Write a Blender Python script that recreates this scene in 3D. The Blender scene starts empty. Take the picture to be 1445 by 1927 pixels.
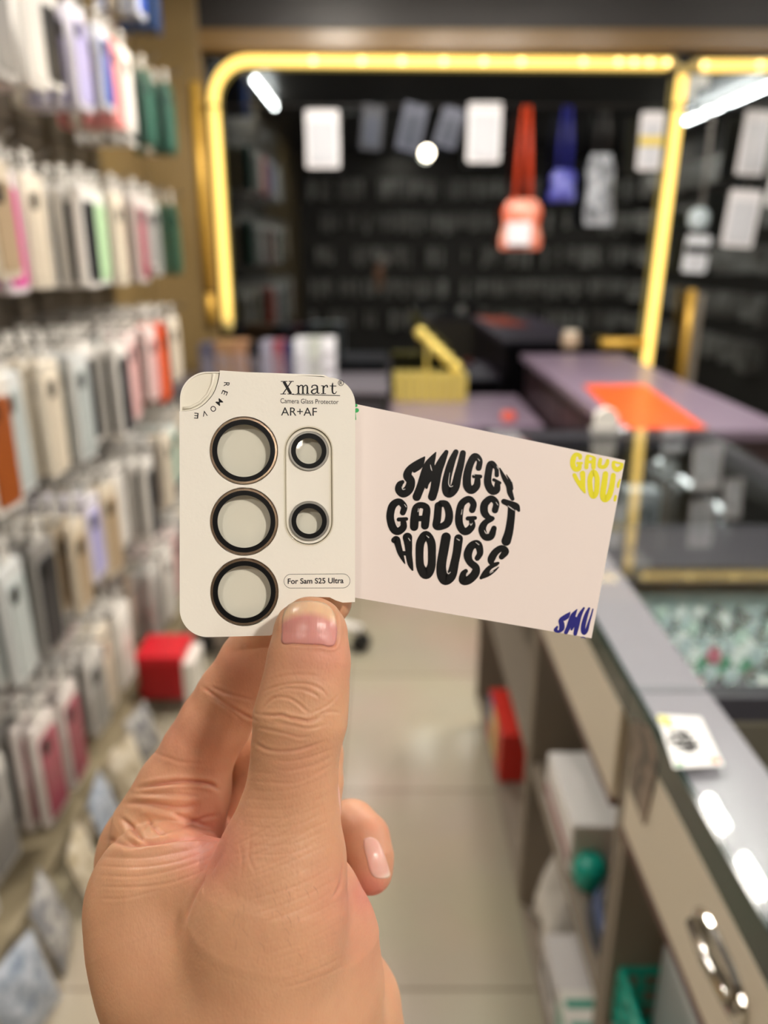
import bpy, bmesh, math, random
import numpy as np
from mathutils import Vector, Matrix
random.seed(7)
scene = bpy.context.scene
COL = scene.collection
PI = math.pi

# ------------------------------------------------------------------ camera
FPX = 1448.0                       # focal length in pixels of the 1445 x 1927 frame
PITCH = math.atan(0.34)
CAMZ = 1.4
cam_d = bpy.data.cameras.new('camera')
cam = bpy.data.objects.new('camera', cam_d)
COL.objects.link(cam)
cam.location = (0, 0, CAMZ)
cam.rotation_euler = (PI / 2 - PITCH, 0, 0)
cam_d.sensor_fit = 'VERTICAL'
cam_d.sensor_height = 36.0
cam_d.sensor_width = 27.0
cam_d.lens = 36.0 * FPX / 1927.0
cam_d.clip_start = 0.01
cam_d.dof.use_dof = True
cam_d.dof.focus_distance = 0.2135
cam_d.dof.aperture_fstop = cam_d.lens / 3.9
scene.camera = cam

# ------------------------------------------------------------------ world, exposure
world = bpy.data.worlds.new('world')
scene.world = world
world.use_nodes = True
world.node_tree.nodes['Background'].inputs[0].default_value = (0.9, 0.92, 1.0, 1)
world.node_tree.nodes['Background'].inputs[1].default_value = 0.0
scene.view_settings.view_transform = 'Standard'
scene.view_settings.look = 'None'
scene.view_settings.gamma = 1.0
scene.view_settings.use_curve_mapping = False
scene.view_settings.exposure = 0.0
scene.cycles.max_bounces = 8
scene.cycles.diffuse_bounces = 3
scene.cycles.glossy_bounces = 4
scene.cycles.transparent_max_bounces = 12
scene.cycles.sample_clamp_indirect = 8.0
TUBE_POWER = 190.0
TUBE_COLOUR = (1.0, 0.95, 0.88)
SPOT_POWER = 330.0
SPOT_COLOUR = (1.0, 0.92, 0.82)
LED_POWER = 1.4
# ceiling tubes: (x0, y0, x1, y1)
TUBES = [
    (-0.94, 0.60, -0.94, 1.80, 'above the left slatwall'),
    (2.90, -0.2, 2.90, 1.90, 'over the far right side of the shop'),
    (1.31, 2.07, 1.31, 2.25, 'above the purple counter, nearer of two'),
    (1.31, 2.39, 1.31, 2.57, 'above the purple counter, nearer the dark window'),
]
# round ceiling downlights, added and unseen except the rear wall one: (x, y, radius)
SPOTS = [(1.05, -.93, .113, 'behind the camera over the counters, unseen, added to light the hand'), (-.67, -1.27, .062, 'behind the camera by the left wall, unseen, added for fill'),
         (3.0, -1.6, .10, 'in the rear right corner, unseen, added for fill'), (.19, -2.75, .04, 'at the rear wall'),
         (.35, 2.45, .09, 'over the aisle by the dark window, added to light the slatwall'), (-.25, 2.95, .09, 'over the end of the aisle, added to light the slatwall'), (.75, 2.4, .09, 'above the orange sheet, added for brightness')]

# ------------------------------------------------------------------ helpers
cp, sp = math.cos(PITCH), math.sin(PITCH)
FWD, UPV, RGT = Vector((0, cp, -sp)), Vector((0, sp, cp)), Vector((1, 0, 0))
CAM = Vector((0, 0, CAMZ))

def ray(px, py):
    return FWD + RGT * ((px - 722.5) / FPX) + UPV * ((963.5 - py) / FPX)
def P(px, py, d):
    return CAM + ray(px, py) * d
def at_y(px, py, y):
    r = ray(px, py); return CAM + r * (y / r.y)
def at_z(px, py, z):
    r = ray(px, py); return CAM + r * ((z - CAMZ) / r.z)
def at_x(px, py, x):
    r = ray(px, py); return CAM + r * (x / r.x)

def lin(c):
    if isinstance(c, str):
        c = c.lstrip('#'); c = [int(c[i:i + 2], 16) / 255 for i in (0, 2, 4)]
    return tuple(((v / 12.92) if v <= 0.04045 else ((v + 0.055) / 1.055) ** 2.4) for v in c) + (1,)

MATS = {}
def mat(name, col='#ffffff', rough=0.5, metal=0.0, emit=0.0, ecol=None, spec=None, noise=None, ior=None, coat=0.0, bump=None):
    if name in MATS: return MATS[name]
    m = bpy.data.materials.new(name); m.use_nodes = True
    nt = m.node_tree; b = nt.nodes['Principled BSDF']
    b.inputs['Base Color'].default_value = lin(col)
    b.inputs['Roughness'].default_value = rough
    b.inputs['Metallic'].default_value = metal
    if spec is not None: b.inputs['Specular IOR Level'].default_value = spec
    if ior is not None: b.inputs['IOR'].default_value = ior
    if coat: b.inputs['Coat Weight'].default_value = coat; b.inputs['Coat Roughness'].default_value = 0.08
    if emit:
        b.inputs['Emission Color'].default_value = tuple(ecol) + (1,) if ecol else lin(col)
        b.inputs['Emission Strength'].default_value = emit
    if noise:                      # (scale, second colour)
        tc = nt.nodes.new('ShaderNodeTexCoord'); n = nt.nodes.new('ShaderNodeTexNoise')
        n.inputs['Scale'].default_value = noise[0]; n.inputs['Detail'].default_value = 5
        r = nt.nodes.new('ShaderNodeValToRGB')
        r.color_ramp.elements[0].position = 0.38; r.color_ramp.elements[1].position = 0.64
        r.color_ramp.elements[0].color = lin(col); r.color_ramp.elements[1].color = lin(noise[1])
        nt.links.new(tc.outputs['Object'], n.inputs['Vector']); nt.links.new(n.outputs['Fac'], r.inputs[0])
        nt.links.new(r.outputs[0], b.inputs['Base Color'])
    if bump:                       # (scale, strength, distance)
        tc = nt.nodes.new('ShaderNodeTexCoord'); n = nt.nodes.new('ShaderNodeTexNoise')
        n.inputs['Scale'].default_value = bump[0]; n.inputs['Detail'].default_value = 4
        bp = nt.nodes.new('ShaderNodeBump'); bp.inputs['Strength'].default_value = bump[1]; bp.inputs['Distance'].default_value = bump[2]
        nt.links.new(tc.outputs['Object'], n.inputs['Vector']); nt.links.new(n.outputs['Fac'], bp.inputs['Height'])
        nt.links.new(bp.outputs[0], b.inputs['Normal'])
    MATS[name] = m
    return m

def glass_mat(name, tint='#e8f4f2', ior=1.5, rough=0.01):
    m = bpy.data.materials.new(name); m.use_nodes = True
    nt = m.node_tree; nt.nodes.clear()
    out = nt.nodes.new('ShaderNodeOutputMaterial'); mx = nt.nodes.new('ShaderNodeMixShader')
    lw = nt.nodes.new('ShaderNodeLayerWeight'); lw.inputs['Blend'].default_value = 0.5
    f0 = ((ior - 1) / (ior + 1)) ** 2
    pw = nt.nodes.new('ShaderNodeMath'); pw.operation = 'POWER'; pw.inputs[1].default_value = 5.0
    fr = nt.nodes.new('ShaderNodeMath'); fr.operation = 'MULTIPLY_ADD'; fr.inputs[1].default_value = 1 - f0; fr.inputs[2].default_value = f0
    nt.links.new(lw.outputs['Facing'], pw.inputs[0]); nt.links.new(pw.outputs[0], fr.inputs[0])
    tr = nt.nodes.new('ShaderNodeBsdfTransparent'); tr.inputs[0].default_value = lin(tint)
    gl = nt.nodes.new('ShaderNodeBsdfGlossy'); gl.inputs['Roughness'].default_value = rough
    nt.links.new(fr.outputs[0], mx.inputs[0]); nt.links.new(tr.outputs[0], mx.inputs[1])
    nt.links.new(gl.outputs[0], mx.inputs[2]); nt.links.new(mx.outputs[0], out.inputs[0])
    MATS[name] = m
    return m

class MB:
    """collects shapes, then links them as ONE mesh object"""
    def __init__(s): s.v, s.f = [], []
    def add(s, v, f):
        o = len(s.v); s.v += [tuple(q) for q in v]; s.f += [tuple(i + o for i in q) for q in f]; return s
    def box(s, x0, x1, y0, y1, z0, z1, M=None):
        v = [Vector(q) for q in ((x0, y0, z0), (x1, y0, z0), (x1, y1, z0), (x0, y1, z0), (x0, y0, z1), (x1, y0, z1), (x1, y1, z1), (x0, y1, z1))]
        if M: v = [M @ q for q in v]
        return s.add(v, [(0, 3, 2, 1), (4, 5, 6, 7), (0, 1, 5, 4), (1, 2, 6, 5), (2, 3, 7, 6), (3, 0, 4, 7)])
    def tube(s, pts, r, n=10, cap=True, closed=False):
        pts = [Vector(p) for p in pts]; N = len(pts); rings = []
        rr = r if isinstance(r, (list, tuple)) else [r] * N
        ref = None
        for i, p in enumerate(pts):
            if closed: t = (pts[(i + 1) % N] - pts[i - 1])
            else: t = (pts[min(i + 1, N - 1)] - pts[max(i - 1, 0)])
            t.normalize()
            if ref is None:
                ref = Vector((0, 0, 1)) if abs(t.z) < 0.9 else Vector((1, 0, 0))
            a = t.cross(ref)
            if a.length < 1e-6: ref = Vector((0, 1, 0)); a = t.cross(ref)
            a.normalize(); b = a.cross(t); b.normalize(); ref = b
            rings.append([p + (a * math.cos(k * 2 * PI / n) + b * math.sin(k * 2 * PI / n)) * rr[i] for k in range(n)])
        v = [q for g in rings for q in g]; f = []
        for i in range(N if closed else N - 1):
            j = (i + 1) % N
            for k in range(n):
                f.append((i * n + k, j * n + k, j * n + (k + 1) % n, i * n + (k + 1) % n))
        if cap and not closed:
            f.append(tuple(range(n))); f.append(tuple((N - 1) * n + k for k in reversed(range(n))))
        return s.add(v, f)
    def lathe(s, prof, c=(0, 0, 0), n=32, M=None):
        v, f = [], []
        for r, z in prof:
            for k in range(n):
                q = Vector((r * math.cos(2 * PI * k / n), r * math.sin(2 * PI * k / n), z))
                v.append((M @ q if M else q) + Vector(c))
        for i in range(len(prof) - 1):
            for k in range(n):
                f.append((i * n + k, i * n + (k + 1) % n, (i + 1) * n + (k + 1) % n, (i + 1) * n + k))
        if tuple(prof[0]) == tuple(prof[-1]): return s.add(v, f)
        if prof[0][0] > 1e-5: f.append(tuple(range(n)))
        if prof[-1][0] > 1e-5: f.append(tuple((len(prof) - 1) * n + k for k in range(n)))
        return s.add(v, f)
    def prism(s, poly, z0, z1, M=None):
        n = len(poly)
        v = [Vector((x, y, z0)) for x, y in poly] + [Vector((x, y, z1)) for x, y in poly]
        if M: v = [M @ q for q in v]
        return s.add(v, [tuple(reversed(range(n))), tuple(range(n, 2 * n))] + [(i, (i + 1) % n, (i + 1) % n + n, i + n) for i in range(n)])
    def build(s, name, m, parent=None, bevel=0.0, smooth=False, seg=2):
        me = bpy.data.meshes.new(name); me.from_pydata(s.v, [], s.f)
        bm = bmesh.new(); bm.from_mesh(me)
        bmesh.ops.recalc_face_normals(bm, faces=bm.faces)
        if bevel:
            es = [e for e in bm.edges if len(e.link_faces) == 2 and e.calc_face_angle(0) > 0.6]
            bmesh.ops.bevel(bm, geom=es, offset=bevel, segments=seg, affect='EDGES', profile=0.6)
        bm.to_mesh(me); bm.free()
        if smooth:
            me.polygons.foreach_set('use_smooth', [True] * len(me.polygons))
        if m: me.materials.append(m)
        o = bpy.data.objects.new(name, me); COL.objects.link(o)
        if parent: child(o, parent)
        return o

def child(o, root):
    o.parent = root
    o.matrix_parent_inverse = Matrix.Translation(-world_loc(root))
def world_loc(o):
    v = Vector(o.location)
    if o.parent: v = v + world_loc(o.parent) + (o.matrix_parent_inverse.translation if o.parent else Vector())
    return v
def tag(o, label, cat, group=None, kind=None):
    o['label'] = label; o['category'] = cat
    if group: o['group'] = group
    if kind: o['kind'] = kind
    return o
def struct(o):
    o['kind'] = 'structure'; return o
def thing(name, loc, label, cat, group=None):
    o = bpy.data.objects.new(name, None); o.empty_display_size = 0.02; COL.objects.link(o)
    o.location = loc
    return tag(o, label, cat, group)
def rrect(x0, y0, x1, y1, r, n=6):
    out = []
    for cx, cy, a0 in ((x1 - r, y1 - r, 0), (x0 + r, y1 - r, 90), (x0 + r, y0 + r, 180), (x1 - r, y0 + r, 270)):
        for k in range(n + 1):
            a = math.radians(a0 + 90 * k / n); out.append((cx + r * math.cos(a), cy + r * math.sin(a)))
    return out
def catmull(pts, n=7, closed=False):
    pts = [np.array(p, float) for p in pts]; N = len(pts); out = []
    for i in range(N if closed else N - 1):
        if closed: p0, p1, p2, p3 = pts[i - 1], pts[i], pts[(i + 1) % N], pts[(i + 2) % N]
        else: p0, p1, p2, p3 = pts[max(i - 1, 0)], pts[i], pts[i + 1], pts[min(i + 2, N - 1)]
        for k in range(n):
            t = k / n
            out.append(0.5 * (2 * p1 + (p2 - p0) * t + (2 * p0 - 5 * p1 + 4 * p2 - p3) * t * t + (3 * p1 - p0 - 3 * p2 + p3) * t ** 3))
    out.append(pts[0] if closed else pts[-1])
    return out

# flat shapes on a tilted plane in space (cards): a Plane turns picture points into points of that plane
class Plane:
    def __init__(s, a, b, c):
        s.o = a; s.e1 = (b - a).normalized(); n = s.e1.cross(c - a).normalized()
        if n.dot(CAM - a) < 0: n = -n
        s.n = n; s.e2 = s.n.cross(s.e1).normalized()
        s.M = Matrix(((s.e1.x, s.e2.x, s.n.x, s.o.x), (s.e1.y, s.e2.y, s.n.y, s.o.y), (s.e1.z, s.e2.z, s.n.z, s.o.z), (0, 0, 0, 1)))
    def uv(s, px, py):
        r = ray(px, py); t = (s.o - CAM).dot(s.n) / r.dot(s.n); q = CAM + r * t - s.o
        return (q.dot(s.e1), q.dot(s.e2))
    def pt(s, u, v, off=0.0):
        return s.o + s.e1 * u + s.e2 * v + s.n * off
    def K(s, px, py, off=0.0):
        return s.pt(*s.uv(px, py), off)

def plate(pl, polys, off, thick, m, name, parent=None, bevel=0.0):
    """polys: closed outlines (u, v) on the plane, later ones are holes"""
    cu = bpy.data.curves.new('outline', 'CURVE'); cu.dimensions = '2D'; cu.fill_mode = 'BOTH'
    cu.extrude = thick / 2; cu.bevel_depth = bevel
    for poly in polys:
        sp_ = cu.splines.new('POLY'); sp_.points.add(len(poly) - 1); sp_.use_cyclic_u = True
        for q, (u, v) in zip(sp_.points, poly): q.co = (u, v, 0, 1)
    tmp = bpy.data.objects.new('outline', cu); COL.objects.link(tmp)
    dg = bpy.context.evaluated_depsgraph_get()
    me = bpy.data.meshes.new_from_object(tmp.evaluated_get(dg))
    bpy.data.objects.remove(tmp)
    me.transform(pl.M @ Matrix.Translation((0, 0, off + thick / 2)))
    me.name = name; me.materials.clear(); me.materials.append(m)
    o = bpy.data.objects.new(name, me); COL.objects.link(o)
    if parent: child(o, parent)
    return o

def strokes_mesh(mb, K, strokes, off, wscale=1.0, n=8, smooth=7, rnd=True):
    """brush strokes: each a list of (x, y, width) in picture points, one ribbon with round ends; each stroke a hair above the last"""
    for st in strokes:
        closed = len(st) > 3 and tuple(st[0]) == tuple(st[-1])
        pts = catmull(st[:-1] if closed else st, smooth, closed)[:(-1 if closed else None)] if smooth else [np.array(p, float) for p in (st[:-1] if closed else st)]
        N = len(pts); L, R = [], []; off += 4e-7
        for i, p in enumerate(pts):
            d = (pts[(i + 1) % N] - pts[i - 1]) if closed else (pts[min(i + 1, N - 1)] - pts[max(i - 1, 0)])
            d = d[:2] / (np.hypot(d[0], d[1]) + 1e-9); r = p[2] * wscale / 2
            L.append(K(p[0] - d[1] * r, p[1] + d[0] * r, off)); R.append(K(p[0] + d[1] * r, p[1] - d[0] * r, off))
            if not closed and rnd and i in (0, N - 1):
                a0 = math.atan2(d[1], d[0]) + (PI / 2 if i == 0 else -PI / 2)
                mb.add([K(p[0] + r * math.cos(a0 + PI * k / n), p[1] + r * math.sin(a0 + PI * k / n), off) for k in range(n + 1)], [tuple(range(n + 1))])
        mb.add(L + R, [(i, (i + 1) % N, N + (i + 1) % N, N + i) for i in range(N if closed else N - 1)])

def text_geo(body, bold=0.0):
    cu = bpy.data.curves.new('txt', 'FONT'); cu.body = body; cu.offset = bold
    tmp = bpy.data.objects.new('txt', cu); COL.objects.link(tmp)
    dg = bpy.context.evaluated_depsgraph_get()
    me = bpy.data.meshes.new_from_object(tmp.evaluated_get(dg)); bpy.data.objects.remove(tmp)
    v = np.array([q.co[:2] for q in me.vertices]); f = [tuple(p.vertices) for p in me.polygons]
    return v, f
def text_mesh(mb, K, body, corners, off, bold=0.0):
    """fit a line of text into the picture quad corners = TL, TR, BR, BL"""
    v, f = text_geo(body, bold); lo, hi = v.min(0), v.max(0); t = (v - lo) / (hi - lo)
    TL, TR, BR, BL = [np.array(c, float) for c in corners]
    out = []
    for a, b in t:
        q = (BL * (1 - a) + BR * a) * (1 - b) + (TL * (1 - a) + TR * a) * b
        out.append(K(q[0], q[1], off))
    mb.add(out, f)
def sub(v):  return v

# ------------------------------------------------------------------ materials
M_floor = bpy.data.materials.new('floor_tiles'); M_floor.use_nodes = True
nt = M_floor.node_tree; b = nt.nodes['Principled BSDF']
tc = nt.nodes.new('ShaderNodeTexCoord'); br = nt.nodes.new('ShaderNodeTexBrick')
br.offset = 0.0; br.inputs['Scale'].default_value = 1.0
br.inputs['Brick Width'].default_value = 0.6; br.inputs['Row Height'].default_value = 0.6
br.inputs['Mortar Size'].default_value = 0.004; br.inputs['Mortar Smooth'].default_value = 0.3
br.inputs['Color1'].default_value = lin('#b3a996'); br.inputs['Color2'].default_value = lin('#aca18f'); br.inputs['Mortar'].default_value = lin('#857b6c')
nz = nt.nodes.new('ShaderNodeTexNoise'); nz.inputs['Scale'].default_value = 2.2; nz.inputs['Detail'].default_value = 4
mx = nt.nodes.new('ShaderNodeMix'); mx.data_type = 'RGBA'; mx.blend_type = 'MULTIPLY'; mx.inputs[0].default_value = 0.25
mp = nt.nodes.new('ShaderNodeMapping'); mp.inputs['Location'].default_value = (0.12, 0.05, 0)
nt.links.new(tc.outputs['Object'], mp.inputs['Vector']); nt.links.new(mp.outputs[0], br.inputs['Vector'])
nt.links.new(tc.outputs['Object'], nz.inputs['Vector'])
nt.links.new(br.outputs['Color'], mx.inputs[6]); nt.links.new(nz.outputs['Color'], mx.inputs[7])
nt.links.new(mx.outputs[2], b.inputs['Base Color']); b.inputs['Roughness'].default_value = 0.16

M_black_glass = mat('dark_window_glass', '#050506', rough=0.015, ior=2.2)
M_black_glass.node_tree.nodes['Principled BSDF'].inputs['Specular Tint'].default_value = (.84, .95, 1, 1)
M_brown = mat('bronze_laminate', '#85704a', rough=0.35, noise=(3, '#7b6741'))
M_dark = mat('dark_laminate', '#1b1714', rough=0.45)
M_bronze = mat('bronze_band', '#7a6038', rough=0.3)
M_ceil = mat('dark_ceiling_paint', '#2a2826', rough=0.35)
M_grey_wall = mat('grey_wall_paint', '#55504a', rough=0.7)
M_brass = mat('brushed_brass', '#c89b45', rough=0.32, metal=1.0)
M_white_pl = mat('white_plastic', '#f0ece4', rough=0.4)
M_cream_pl = mat('cream_plastic', '#e6dccb', rough=0.4)
M_grey_pl = mat('grey_clear_plastic', '#b9b7b3', rough=0.25)
M_chrome = mat('chrome', '#d9d6cf', rough=0.18, metal=1.0)
M_wire = mat('zinc_wire', '#8c8a86', rough=0.35, metal=1.0)
M_black = mat('black_plastic', '#0e0e10', rough=0.4)
M_lilac = mat('lilac_laminate', '#b5acb6', rough=0.22)
M_purple = mat('purple_grey_laminate', '#746677', rough=0.3)
M_maroon = mat('dark_maroon_laminate', '#2a181d', rough=0.4)
M_cream = mat('cream_laminate', '#cfc4af', rough=0.35)
M_taupe = mat('taupe_laminate', '#7d7264', rough=0.5)
M_redlip = mat('oxblood_edge', '#4a1c16', rough=0.4)
M_glass = glass_mat('counter_glass', '#f8fbfa', 1.5)
M_glass_edge = mat('green_glass_edge', '#0d2a26', rough=0.1)
M_teal = mat('teal_plastic', '#12a08c', rough=0.35)
M_orange = mat('orange_sheet', '#e2501d', rough=0.35)

# ------------------------------------------------------------------ room shell
XL, XR, YB, YF, ZC = -1.12, 3.4, -3.0, 4.1, 2.62
struct(MB().box(XL - .1, XR + .1, YB - .1, YF + .1, -0.1, 0).build('floor', M_floor))
struct(MB().box(XL - .1, XR + .1, YB - .1, YF + .1, ZC, ZC + .1).build('ceiling', M_ceil))
struct(MB().box(XL - .1, XL, YB, YF, 0, ZC).build('wall_left', M_brown))
struct(MB().box(XR, XR + .1, YB, YF, 0, ZC).build('wall_right', M_grey_wall))
struct(MB().box(XL, XR, YB - .1, YB, 0, ZC).build('wall_rear', M_grey_wall))
struct(MB().box(XL, XR, 4.02, YF, 0, ZC).build('wall_back', M_dark))
wnd = struct(MB().box(-.82, 1.345, 4.0, 4.02, 0.06, 2.235).build('window_1', M_black_glass))
struct(MB().box(1.365, XR, 4.0, 4.02, 0.06, 2.235).build('window_2', M_black_glass))
struct(MB().box(-.83, XR, 3.93, 4.02, 2.25, 2.335).build('trim_1', M_bronze, bevel=.006))
struct(MB().box(-.83, XR, 3.95, 4.02, 2.335, ZC).build('trim_2', M_dark))
struct(MB().box(1.345, 1.365, 3.985, 4.02, 0, 2.25).build('trim_3', M_dark))
struct(MB().box(XL, -.83, 3.93, 4.02, 0, ZC).build('wall_corner', M_brown, bevel=.004))
struct(MB().box(XL, -.775, 0.2, 3.3, 0, 0.045).build('baseboard_left', mat('beige_plinth', '#a3967a', rough=0.45), bevel=.006))

# brass strip added for the LED's dim second reflection, with its joint
t = thing('led_reflection_strip', (-.856, 3.93, 1.05), 'upright brass strip added for the LED reflection on the bronze corner post', 'trim strip')
for z0, z1 in ((1.05, 1.20), (1.215, 2.12)): MB().tube([(-.858, 3.925, z0), (-.858, 3.925, z1)], .022, 14).build('strip', mat('polished_brass_trim', '#d9ae4c', rough=.35, metal=.35), t, smooth=True)

# ------------------------------------------------------------------ light tubes
M_tube = mat('glowing_tube', '#fff4e6', emit=TUBE_POWER, ecol=TUBE_COLOUR)
for (x0, y0, x1, y1, where) in TUBES:
    t = thing('tube_light', (x0, (y0 + y1) / 2, ZC), 'ceiling tube light ' + where, 'ceiling light')
    MB().box(x0 - .025, x0 + .025, y0 - .03, y1 + .03, ZC - .03, ZC).build('housing', M_white_pl, t, bevel=.004)
    MB().tube([(x0, y0, ZC - .048), (x0, y1, ZC - .048)], .017, 12).build('tube', M_tube, t, smooth=True)
    MB().box(x0 - .015, x0 + .015, y0 - .025, y0, ZC - .066, ZC - .03).box(x0 - .015, x0 + .015, y1, y1 + .025, ZC - .066, ZC - .03).build('end_cap', M_white_pl, t)

M_spot = mat('glowing_downlight', '#fff4e6', emit=SPOT_POWER, ecol=SPOT_COLOUR)
for (x, y, r, where) in SPOTS:
    t = thing('downlight', (x, y, ZC), 'round white ceiling downlight ' + where, 'ceiling light')
    MB().lathe([(r, 0), (r + .02, 0), (r + .02, -.012), (r, -.014), (r, 0)], (x, y, ZC), 32).build('trim_ring', M_white_pl, t)
    MB().lathe([(0, -.008), (r, -.008), (r, -.003), (0, -.003)], (x, y, ZC), 32).build('lens', M_spot, t)

# ------------------------------------------------------------------ LED strips round the windows
M_led = mat('warm_led', '#ffd266', emit=LED_POWER, ecol=(0.95, 0.66, 0.18))
M_leddot = mat('warm_led_dot', '#fff0b0', emit=LED_POWER * 3, ecol=(1.0, 0.72, 0.25))
YL = 3.965
def led(name, pts, label, dots, r=.024):
    t = thing(name, pts[0], label, 'LED strip', 'warm LED strips around the dark windows')
    MB().tube(pts, r, 10).build('light_tube', M_led, t, smooth=True)
    d = MB()
    for p in dots: d.lathe([(0.0, -.016), (.014, -.009), (.016, 0), (.014, .009), (0, .016)], p, 10)
    if dots: d.build('diode', M_leddot, t, smooth=True)
    for p in (pts[0], pts[-1]):
        c = MB().lathe([(.0, -.027), (.024, -.022), (.0265, 0), (.024, .022), (.0, .027)], p, 10)
        c.build('end_cap', mat('clear_end_cap', '#d9c27a', rough=.3), t)
    # clips back to the glass
    k = MB()
    for p in pts[1:-1:max(1, len(pts) // 5)]: k.box(p[0] - .012, p[0] + .012, p[1], 4.0, p[2] - .008, p[2] + .008)
    k.build('clip', M_grey_pl, t)
    return t
arc = [(-.785 + .17 * (1 - math.cos(a)), YL, 2.045 + .17 * math.sin(a)) for a in [PI / 2 * k / 8 for k in range(9)]]
lp = [(-.785, YL, z) for z in np.linspace(1.045, 2.0, 8)] + arc + [(x, YL, 2.215 - .012 * (x + .6) / 1.9) for x in np.linspace(-.5, 1.305, 12)]
led('led_strip', lp, 'warm LED tube up the left side and along the top of the dark window', [(x, YL - .014, 2.212 - .006 * i / 8) for i, x in enumerate((-.32, -.1, .08, .27, .45, .62, .9, 1.06, 1.13, 1.2, 1.28))])
led('led_strip', [(1.335 + .003 * k, YL - .012, z) for k, z in enumerate(np.linspace(.72, 2.17, 9))], 'straight upright warm LED tube at the right edge of the dark window', [])
led('led_strip', [(x, YL, 2.195) for x in np.linspace(1.42, 3.2, 9)], 'level warm LED tube over the right hand window pane', [(x, YL - .014, 2.195) for x in (1.45, 1.7, 1.95)])

# small lamp added at the window to make the floor highlight
t = thing('floor_glint_lamp', (.2, 3.95, 1.83), 'small round warm lamp added at the dark window to make the floor highlight', 'lamp')
MB().lathe([(0, -.03), (.02, -.028), (.028, -.01), (.028, .01), (.02, .02)], (.2, 3.935, 1.83), 16, Matrix.Rotation(PI / 2, 3, 'X')).build('lamp_head', mat('lamp_glow', '#fff2d8', emit=14, ecol=(1, .9, .7)), t, smooth=True)
MB().tube([(.2, 3.95, 1.83), (.2, 4.0, 1.83)], .006, 8).build('clip', M_black, t)

# ------------------------------------------------------------------ slatwall with hooks, and the case packs
ROWZ = [2.40, 2.00, 1.59, 1.19, 0.81, 0.44]
ROWN = ['top row', 'second row', 'third row', 'fourth row', 'fifth row', 'lowest row']
COLY = [1.17 + .15 * i for i in range(14)]
def in_view(y, z, dmin=1.42):
    d = y * cp - (z - .15 - CAMZ) * sp
    v = ((y) * sp + (z - .2 - CAMZ) * cp) / d
    return d > dmin and v < .70
panel = thing('slatwall_panel', (XL, 2.1, 0.05), 'grooved beige slatwall panel behind the hanging phone case packs on the left', 'display panel')
sl = MB()
z = .06
while z < 2.55:
    sl.box(XL + .001, XL + .014, .3, 3.28, z, z + .092); sl.box(XL + .001, XL + .006, .3, 3.28, z + .092, z + .1); z += .1
sl.build('board', mat('slatwall_board', '#544c41', rough=.55), panel)
M_tab = mat('clear_tab', '#d6d3cc', rough=.25)
def tray_mesh(w, h, t):
    m = MB(); m.prism(rrect(-w / 2, -h - .028, w / 2, -.028, .012), -t / 2, t / 2, Matrix(((0, 0, 1), (1, 0, 0), (0, 1, 0))))
    return m
def make_pack(w, h, t, kind):
    root = tray_mesh(w, h, t).build('case_pack', M_white_pl, bevel=.003, seg=1)
    R = Matrix(((0, 0, 1), (1, 0, 0), (0, 1, 0)))
    ins = MB(); ins.prism(rrect(-w / 2 + .01, -h - .014, w / 2 - .01, -.06, .013), t / 2 - .001, t / 2 + .005, R)
    c = ins.build('phone_case', M_white_pl, bevel=.002, seg=1); c.parent = root
    if kind != 'plain':
        cb = MB(); cb.prism(rrect(-w / 2 + .016, -.1, -w / 2 + .046, -.066, .006), t / 2 + .004, t / 2 + .0075, R)
        k = cb.build('camera_cutout', M_black, bevel=.001, seg=1); k.parent = c
    # hanging tab with a round hole for the hook
    n = 20; hole = [(.0085 * math.cos(2 * PI * i / n), .0085 * math.sin(2 * PI * i / n)) for i in range(n)]
    out = [(max(-.022, min(.022, .04 * math.cos(2 * PI * i / n))), max(-.032, min(.018, .05 * math.sin(2 * PI * i / n)))) for i in range(n)]
    tb = MB(); v = [Vector((x, a, b_)) for x in (-.0012, .0012) for (a, b_) in hole + out]
    f = []
    for s, o in ((0, 0), (1, 2 * n)):
        for i in range(n):
            j = (i + 1) % n; q = (o + i, o + j, o + n + j, o + n + i); f.append(q if s else tuple(reversed(q)))
    for i in range(n):
        j = (i + 1) % n
        f.append((n + i, n + j, 3 * n + j, 3 * n + i)); f.append((j, i, 2 * n + i, 2 * n + j))
    tb.add(v, f); tt = tb.build('hang_tab', M_tab); tt.parent = root
    for o in (root, c, tt) + ((k,) if kind != 'plain' else ()):
        o.material_slots[0].link = 'OBJECT'
    return root
PROTO = [make_pack(.098, .235, .021, 'cut'), make_pack(.104, .225, .024, 'plain'), make_pack(.092, .205, .018, 'cut')]
used = [False] * 3
WORDS = {  # colour word: (tray, case)
 'white': ('#f1ede6', '#e3dfd8'), 'cream': ('#e9dfcd', '#d9cdb8'), 'silver grey': ('#cfccc7', '#94928f'), 'black and white': ('#e9e6e0', '#25262a'),
 'charcoal': ('#8f8c88', '#2b2b2e'), 'beige': ('#dccfb9', '#b09a7c'), 'pale pink': ('#efdcd8', '#e2b3b0'), 'clear': ('#d7dad9', '#b5bdbb'),
 'dark green': ('#1f4a3c', '#2c5c4c'), 'orange': ('#cf4513', '#e05a1c'), 'coral': ('#e2938e', '#e58d88'), 'magenta': ('#eadfe4', '#d8459c'),
 'blue': ('#dfe2ea', '#3f5bb0'), 'navy': ('#1d3a63', '#1b2f55'), 'brown': ('#e8e2da', '#9a5124'), 'dusty rose': ('#ded5d0', '#a0485a'),
 'pale green': ('#e6ebe2', '#b9dcae'), 'lilac': ('#e8e4ee', '#b5b0dd'), 'mint': ('#dfeae6', '#9fcdbc')}
PAL = {}
for w_, (a, b_) in WORDS.items():
    PAL[w_] = (mat('tray_' + w_.replace(' ', '_'), a, rough=.35), mat('case_' + w_.replace(' ', '_'), b_, rough=.3))
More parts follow.
